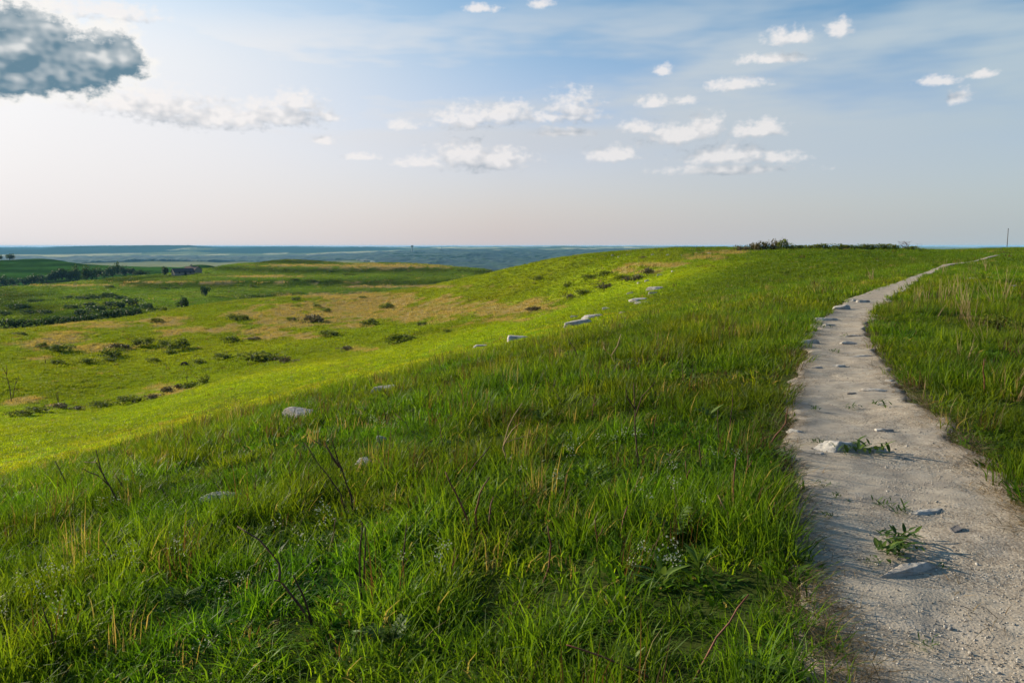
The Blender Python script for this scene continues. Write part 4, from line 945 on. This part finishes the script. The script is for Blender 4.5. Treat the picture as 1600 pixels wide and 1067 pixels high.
tw = [[(1415+random.uniform(-7,7), 389), (1415+random.uniform(-10,10), 383), (1415+random.uniform(-14,14), 377)] for _ in range(16)]; tw[0][0] = (1415,389.5)
stem(tw, 'spray of bare reddish twigs on the skyline', None, 'redwood', rad=0.004, name='bare_bush', cat='bush', base=(1415,389.5))
stem([[(1434,389.5),(1434,384),(1432,379)],[(1434,388),(1437,383),(1438,379)],[(1435,388),(1440,384),(1441,380)]], 'small bare bush right of the spray of skyline twigs', None, 'redwood', rad=0.003, name='bare_bush', cat='bush')

# ------------------------------------------------------------------ dry grass clumps right of the path
def dry_clump(px, py, h, n, spread, label, lean=0.0):
    X, Y, Z, r = hit(px, py); s = r/F; rs = random.Random(int(px+py*3)); e = empty('dry_grass_clump', (X, Y, Z)); 
    for k in range(n):
        a = rs.random()*6.28; L = h*s*rs.uniform(0.55,1.1); q = rs.uniform(0, spread*0.35)*s
        b = Vector((q*math.cos(a), q*math.sin(a), -0.03)); tip = b+Vector((rs.gauss(lean,0.16)*L, rs.gauss(0,0.16)*L, L)); mid = b.lerp(tip, 0.5)+Vector((rs.gauss(0,.02), rs.gauss(0,.02), 0.02))*L
        wdt = max(0.0022, 0.00016*r); V, Fc = tube([b, mid, tip], [wdt, wdt*0.9, wdt*0.45], 4); mesh_obj('dry_stalk', V, Fc, M['straw_thing'], e)
    tag(e, label, 'dry grass', 'clumps of dry grass')
DRY = [(1520,520,78,12,16,-0.25),(1362,440,26,8,10,-0.2),(1448,480,34,9,26,0),(1470,478,40,9,24,0.05),(1490,470,36,9,24,0),(1500,500,60,10,22,0.1),(1568,475,50,10,22,0.1),(1552,480,44,6,10,-0.5),(1432,476,30,8,20,0),(1510,565,40,5,12,0.5),
       (1540,545,52,4,10,-0.3),(1590,630,60,5,14,0.5),(1442,620,34,3,8,0.15),(1415,585,26,2,5,-0.5),(1462,500,30,3,8,0.6),(1475,430,22,6,18,0),(1540,425,20,6,12,-0.1),(1582,600,52,5,12,0.6),(1497,560,40,5,12,0)]
for t, o_ in zip(DRY, ordinals(DRY)): dry_clump(t[0], t[1], t[2], t[3], t[4], f'clump of dry straw coloured grass stalks right of the path, {o_}', t[5]) if t[0] != 1362 else dry_clump(*t[:5], 'lone straw coloured grass clump left of the path, near the hilltop', t[5])
stem([[(790,500),(782,487),(776,478)]] if False else [[(930,486),(924,478),(918,471)]], 'thin straw stalk standing above the shoulder rocks', GS, 'straw_thing', rad=0.003)

# ------------------------------------------------------------------ leafy plants
def leaf_blade(L, W, droop, n=5):
    V, Fc = [], []
    for i in range(n):
        s = i/(n-1); w = W*math.sin(math.pi*min(0.97, 0.08+s*0.92))**0.8; x = L*s; z = -droop*L*s*s
        V += [(x, -w*0.5, z+w*0.12), (x, 0, z), (x, w*0.5, z+w*0.12)]
    for i in range(n-1):
        b = 3*i; Fc += [(b,b+3,b+4,b+1),(b+1,b+4,b+5,b+2)]
    return V, Fc
def forb(px, py, size, n, label, group, mat='forb', name='leafy_plant', onpath=False, wide=0.35, pinnate=False, cat='plant', pitch=(0.1,0.9)):
    X, Y, Z, r = hit(px, py); S = size*r/F; rs = random.Random(int(px*5+py)); Z = float(path_z(X, Y)) if onpath else Z
    e = empty(name, (X, Y, Z), rs.random()*6.28)
    for k in range(n):
        a = k*2.4+rs.uniform(-.4,.4); up = rs.uniform(*pitch); L = S*(rs.uniform(0.45,0.8) if not onpath else rs.uniform(0.16,0.34))
        parts = []
        if pinnate:
            V, Fc = tube([(0,0,0),(L*0.5,0,0),(L,0,-0.1*L)], [0.0025,0.002,0.001], 4); parts.append((V, Fc))
            for j in range(5):
                for sgn in (-1, 1):
                    v, f_ = leaf_blade(L*0.42*(1-0.10*j), L*0.13, 0.25, 4); Mx = Matrix.Translation((L*(0.2+0.17*j),0,0)) @ Matrix.Rotation(sgn*0.9, 4, 'Z'); parts.append(([tuple(Mx @ Vector(p)) for p in v], f_))
        else: parts.append(leaf_blade(L, L*wide, rs.uniform(0.1,0.5)))
        V, Fc = merge(parts); Mx = Matrix.Translation((S*rs.gauss(0,0.24)*onpath, S*rs.gauss(0,0.17)*onpath, S*(0.02+0.16*rs.random() if onpath else 0.3*k/n+0.1))) @ Matrix.Rotation(a, 4, 'Z') @ Matrix.Rotation(-up, 4, 'Y')
        o = mesh_obj('leaf', [tuple(Mx @ Vector(p)) for p in V], Fc, M[mat], e, smooth=True)
        set_attr(o, 'tint', 'FLOAT', 'POINT', [min(1, max(0, 0.45+rs.gauss(0, 0.25)))]*len(V))
    if not onpath:
        V, Fc = tube([(0,0,-0.05),(0.01*S,0,0.3*S),(0,0,0.42*S)], [0.004,0.003,0.002], 5); o = mesh_obj('stem', V, Fc, M[mat], e); set_attr(o, 'tint', 'FLOAT', 'POINT', [0.3]*len(V))
    tag(e, label, cat, group); return e
GF = 'leafy plants in the grass'
forb(1050, 845, 60, 12, 'plant with bright feathered leaves in a dark gap of the grass', GF, pinnate=True)
forb(1190, 1066, 62, 16, 'broad leaved bright green plant at the bottom beside the path', GF, wide=0.5)
forb(1238, 1070, 48, 12, 'smaller broad leaved plant at the bottom path edge', GF, wide=0.4)
forb(1092, 905, 70, 14, 'yellow green upright narrow leaved plant in the right grass', GF, wide=0.16, pitch=(0.7,1.4))
forb(1248, 885, 34, 12, 'small yellow green plant right at the left path edge', GF, wide=0.25)
forb(985, 1062, 60, 14, 'bright narrow leaved plant at the bottom centre', GF, wide=0.2, pitch=(0.5,1.3))
forb(1035, 925, 70, 9, 'pale broad bladed plant left of the feathered plant', GF, wide=0.2, pitch=(0.4,1.2))
forb(845, 665, 34, 8, 'small yellowish feathered plant right of centre', GF, pinnate=True)
forb(660, 845, 30, 9, 'small yellowish leafy plant under the grass in the centre', GF, pinnate=True)
forb(288, 945, 40, 10, 'yellowish leafy plant in a dark gap at the lower left', GF, pinnate=True)
forb(1108, 660, 34, 9, 'dark leafy plant near the left path edge', GF, mat='weed', wide=0.4)
forb(1185, 790, 30, 10, 'small yellowish leafy plant near the knobby stem', GF, wide=0.35)
forb(610, 1010, 60, 12, 'bluish leafy plant low in the lower centre grass', GF, mat='weed', pinnate=True)
GW = 'weeds growing in the path'
WEEDS = [(1352,727,52,16,'leafy weed growing against the boulder in the path',0.3),(1312,724,36,14,'grassy weed in front of the left half of the boulder',0.12),(1274,712,26,10,'small dark weed left of the boulder in the path',0.2),
 (1403,872,54,20,'leafy weed patch in the path, farther of the nearest pair',0.32),(1392,893,56,20,'leafy weed patch behind the long curved stone',0.32),(1365,911,28,12,'small grassy weed at the left end of the long curved stone',0.15),
 (1378,816,34,12,'dark weed at the left end of the thin stone ledge',0.2),(1408,824,34,12,'narrow leaved weed on the thin stone ledge',0.18),(1286,782,28,12,'faint dry weed on the left side of the path',0.15),(1308,803,26,8,'tiny flat weed right of the faint dry weed',0.2),
 (1290,834,22,9,'tiny green rosette near the left path edge',0.3),(1442,1042,36,14,'small grassy weed near the bottom of the path',0.14),(1470,914,20,8,'tiny weed beside a pebble right of the long stone',0.25),(1270,657,24,9,'flat weed near the left edge behind the boulder',0.2),(1334,650,22,8,'tiny weed in the middle of the path behind the boulder',0.2),
 (1305,560,18,9,'small dark tuft in the middle of the path near the bend',0.2),(1376,648,30,9,'dark weed at the right path edge below the wide slab',0.25),(1285,520,20,8,'dark weed among the bend stones',0.2),(1320,533,14,6,'tiny weed at the narrow part of the path',0.25)]
for px, py, sz, n, lab, wd in WEEDS: forb(px, py, sz*1.25, int(n*2.4), lab, GW, mat='weed', name='path_weed', onpath=True, wide=wd, pitch=(0.15,1.0))

# pale blossoms: tiny heads scattered through the grass
bc = bpy.data.collections.new('blossom_kinds')
def blossom(seed):
    rs = random.Random(seed); parts = []; stalks = []
    for k in range(6):
        a = rs.random()*6.28; q = rs.random()*0.05; z = 0.26+rs.random()*0.10; stalks.append(tube([(0,0,0),(q*0.6*math.cos(a),q*0.6*math.sin(a),z*0.6),(q*math.cos(a),q*math.sin(a),z)], [0.0012]*3, 3))
        for j in range(3):
            c = Vector((q*math.cos(a)+rs.gauss(0,.008), q*math.sin(a)+rs.gauss(0,.008), z+rs.gauss(0,.006))); u = Vector((rs.gauss(0,1),rs.gauss(0,1),rs.gauss(0,1))).normalized()*0.005; w = u.orthogonal().normalized()*0.004
            parts.append(([tuple(c-u),tuple(c+w),tuple(c+u),tuple(c-w)], [(0,1,2,3)]))
    V, Fc = merge(parts); return V, Fc, [0.5]*len(V)
for k in range(4): proto('blossom_%d' % k, blossom(k), M['flower'], bc)
spots = [(200,760),(250,800),(190,800),(230,885),(190,895),(95,890),(60,935),(30,965),(480,830),(505,832),(500,880),(470,905),(230,880),(1010,905),(1040,905),(985,905),(60,985),(310,1050),(1000,795),(1020,740),(900,725),(830,745),(1085,790),(700,905),(640,910),(560,655),(880,690),(1000,690),(960,690),(580,672),(615,680),(960,580),(330,930),(100,1000),(420,930),(1120,720),(935,700)]
BX = []
for (px, py) in spots:
    X, Y, Z, r = hit(px, py+40*8/ max(6, hit(px, py)[3]))
    for k in range(2): BX.append((X+random.gauss(0,.08), Y+random.gauss(0,.10)))
BX = np.array(BX); n = len(BX)
o = gn_scatter('pale_blossoms', np.stack([BX[:,0], BX[:,1], hz(BX[:,0], BX[:,1])], 1), np.stack([RNG.normal(0,.15,n), RNG.normal(0,.15,n), RNG.random(n)*6.28], 1), np.repeat((0.8+0.35*RNG.random(n))[:,None], 3, 1), RNG.integers(0,4,n), np.ones((n,3)), bc)
tag(o, 'tiny pale blossoms dotted through the foreground grass', 'wildflower', kind='stuff')

# ------------------------------------------------------------------ farm buildings, towers, pole
def quad_part(name, V, Fc, mat, parent): return mesh_obj(name, V, Fc, mat, parent, smooth=False)
def gable_building(name, px, py, r, L, W, Hw, Hr, yaw, wallm, roofm, label, chimney=False):
    x, y, z = pix_dir(px, py); k = r/math.hypot(x, y); X, Y = x*k, y*k; Z = EYE+z*k; e = empty(name, (X, Y, Z), yaw); h = L/2; w = W/2
    V = [(-h,-w,-4),(h,-w,-4),(h,w,-4),(-h,w,-4),(-h,-w,Hw),(h,-w,Hw),(h,w,Hw),(-h,w,Hw),(-h,0,Hr-0.15),(h,0,Hr-0.15)]
    quad_part('wall', V, [(0,1,5,4),(1,2,6,9,5),(2,3,7,6),(3,0,4,8,7)], M[wallm], e)
    ov = 0.35; s = (Hr-Hw)/w; parts = []
    for sg in (-1, 1):
        a = [(-h-ov,0,Hr),(h+ov,0,Hr),(h+ov,sg*(w+ov),Hw-s*ov),(-h-ov,sg*(w+ov),Hw-s*ov)]; b = [(p[0],p[1],p[2]+0.18) for p in a]
        parts.append((a+b, [(0,1,2,3),(7,6,5,4),(0,4,5,1),(1,5,6,2),(2,6,7,3),(3,7,4,0)]))
    Vr, Fr = merge(parts); rf = quad_part('roof', Vr, Fr, M[roofm], e)
    if chimney:
        c = (-h*0.15, 0); V = [(c[0]+dx, c[1]+dy, zz) for zz in (Hr-0.4, Hr+1.3) for dx, dy in ((-.4,-.4),(.4,-.4),(.4,.4),(-.4,.4))]
        quad_part('chimney', V, [(0,1,5,4),(1,2,6,5),(2,3,7,6),(3,0,4,7),(4,5,6,7)], M['stone'], rf)
    for (u, z0, z1, ww) in ((-h*0.5,1.0,2.2,0.8),(h*0.1,0.1,2.4,1.4),(h*0.6,1.0,2.2,0.8)):
        nm = 'door' if z0 < 0.5 else 'window'; V = [(u-ww/2,-w-0.03,z0),(u+ww/2,-w-0.03,z0),(u+ww/2,-w-0.03,z1),(u-ww/2,-w-0.03,z1),(u-ww/2,-w+0.06,z0),(u+ww/2,-w+0.06,z0),(u+ww/2,-w+0.06,z1),(u-ww/2,-w+0.06,z1)]
        quad_part(nm, V, [(0,1,2,3),(1,5,6,2),(0,3,7,4),(3,2,6,7),(0,4,5,1)], M['dark'], e)
    tag(e, label, 'building'); return e
gable_building('stone_barn', 286, 429.5, 540, 12.0, 6.5, 1.7, 3.9, R(38), 'stone', 'roof_dark', 'low stone barn with pale gable and long dark roof behind the far slope')
gable_building('farm_house', 301, 427, 556, 9.0, 7.0, 2.2, 4.3, R(-18), 'stone', 'roof_red', 'farmhouse with brown roof and chimney behind the stone barn', True)
def far_loc(px, r):
    x, y, z = pix_dir(px, 390); k = r/math.hypot(x, y); X, Y = x*k, y*k; i = int(np.argmin(abs(fa-math.atan2(X, Y)))); j = int(np.argmin(abs(frr-r))); return X, Y, float(FZ[i, j])
X, Y, Z = far_loc(644, 4700); e = empty('water_tower', (X, Y, Z)); ztop_ = EYE + pix_dir(644, 383.4)[2]/pix_dir(644, 383.4)[1]*Y; H = ztop_-Z
V, Fc = tube([(0,0,-2),(0,0,H*0.3),(0,0,H*0.72)], [3.6,3.2,3.2], 12); mesh_obj('column', V, Fc, M['steel'], e)
V, Fc = tube([(0,0,H*0.70),(0,0,H*0.80),(0,0,H*0.86),(0,0,H*0.97),(0,0,H)], [3.3,6,7.5,7.5,5.5], 16); mesh_obj('tank', V, Fc, M['steel'], e); tag(e, 'grey water tower rising above the horizon', 'tower')
X, Y, Z = far_loc(690, 9000); e = empty('radio_mast', (X, Y, Z)); H = EYE + pix_dir(690, 384)[2]/pix_dir(690, 384)[1]*Y - Z
V, Fc = tube([(0,0,-2),(0,0,H*0.5),(0,0,H)], [3,2.6,2.2], 6); mesh_obj('mast', V, Fc, M['steel'], e)
for k in range(3):
    a = k*2.09; V, Fc = tube([(0,0,H*0.85),(H*0.25*math.cos(a),H*0.25*math.sin(a),0)], [0.35,0.35], 4); mesh_obj('guy_wire', V, Fc, M['steel'], e)
tag(e, 'thin radio mast on the horizon right of the water tower', 'mast')
X, Y = (1568-800)/F*215, 215.0; Z = float(hz(X, Y)); e = empty('utility_pole', (X, Y, Z)); H = EYE + pix_dir(1568, 358)[2]/pix_dir(1568, 358)[1]*Y - Z
V, Fc = tube([(0,0,-0.5),(0,0,H*0.5),(0,0,H)], [0.10,0.09,0.08], 10); mesh_obj('pole', V, Fc, M['bark'], e)
V, Fc = tube([(0,0,H),(0,0,H+0.15)], [0.12,0.10], 8); mesh_obj('cap', V, Fc, M['bark'], e); tag(e, 'tall thin wooden pole on the right skyline', 'pole')

# ------------------------------------------------------------------ far forest canopy
ta = np.radians(np.arange(-34, 14, 0.06)); tr_ = np.geomspace(1900, 5600, 300)
TX, TY = np.sin(ta)[:,None]*tr_, np.cos(ta)[:,None]*tr_; TP = 800+F*TX/TY; TR = np.broadcast_to(tr_, TX.shape)
TM = forest_mask(TP, TR, TX, TY)
tz = far_z(TP, TR, TX, TY); jn = sstep(TR, 1380, 2100); tz = tz*jn - 76*(1-jn)
TZ = tz + 9*sstep(TM, 0.35, 0.7) + fbm(TX/30, TY/40, 3, 301)*5.5 + fbm(TX/170, TY/170, 3, 305)*11
ti = np.arange(TX.size).reshape(TX.shape); a_, b_ = ti[:-1], ti[1:]
tq = np.stack([a_[:,:-1], a_[:,1:], b_[:,1:], b_[:,:-1]], -1); ok = (TM[:-1,:-1] > 0.4)
used, inv = np.unique(tq[ok], return_inverse=True)
o = np_mesh('far_forest', np.stack([TX, TY, TZ], -1).reshape(-1, 3)[used], inv.reshape(-1, 4), M['forest'])
set_attr(o, 'tint', 'FLOAT', 'POINT', np.clip(0.45+1.1*fbm(TX/30, TY/30, 3, 311)+0.5*fbm(TX/300, TY/300, 2, 315), 0, 1).ravel()[used])
tag(o, 'blue green forest covering the far valley', 'forest', kind='stuff')

# ------------------------------------------------------------------ haze
m = bpy.data.materials.new('haze_air'); m.use_nodes = True; T = NT(m.node_tree); T.n.clear(); out = T.new('ShaderNodeOutputMaterial')
pv = T.new('ShaderNodeVolumePrincipled'); pv.inputs['Color'].default_value = (0.25, 0.63, 1.0, 1); pv.inputs['Density'].default_value = 5.0e-5; pv.inputs['Anisotropy'].default_value = 0.0
T.link(pv.outputs[0], out.inputs['Volume'])
bx = 21500; z0, z1 = -160, 6.6
V = [(sx*bx, sy, zz) for zz in (z0, z1) for sx, sy in ((-1,-3000),(1,-3000),(1,21500),(-1,21500))]
o = mesh_obj('haze', V, [(3,2,1,0),(4,5,6,7),(0,1,5,4),(1,2,6,5),(2,3,7,6),(3,0,4,7)], m, smooth=False); tag(o, kind='stuff')
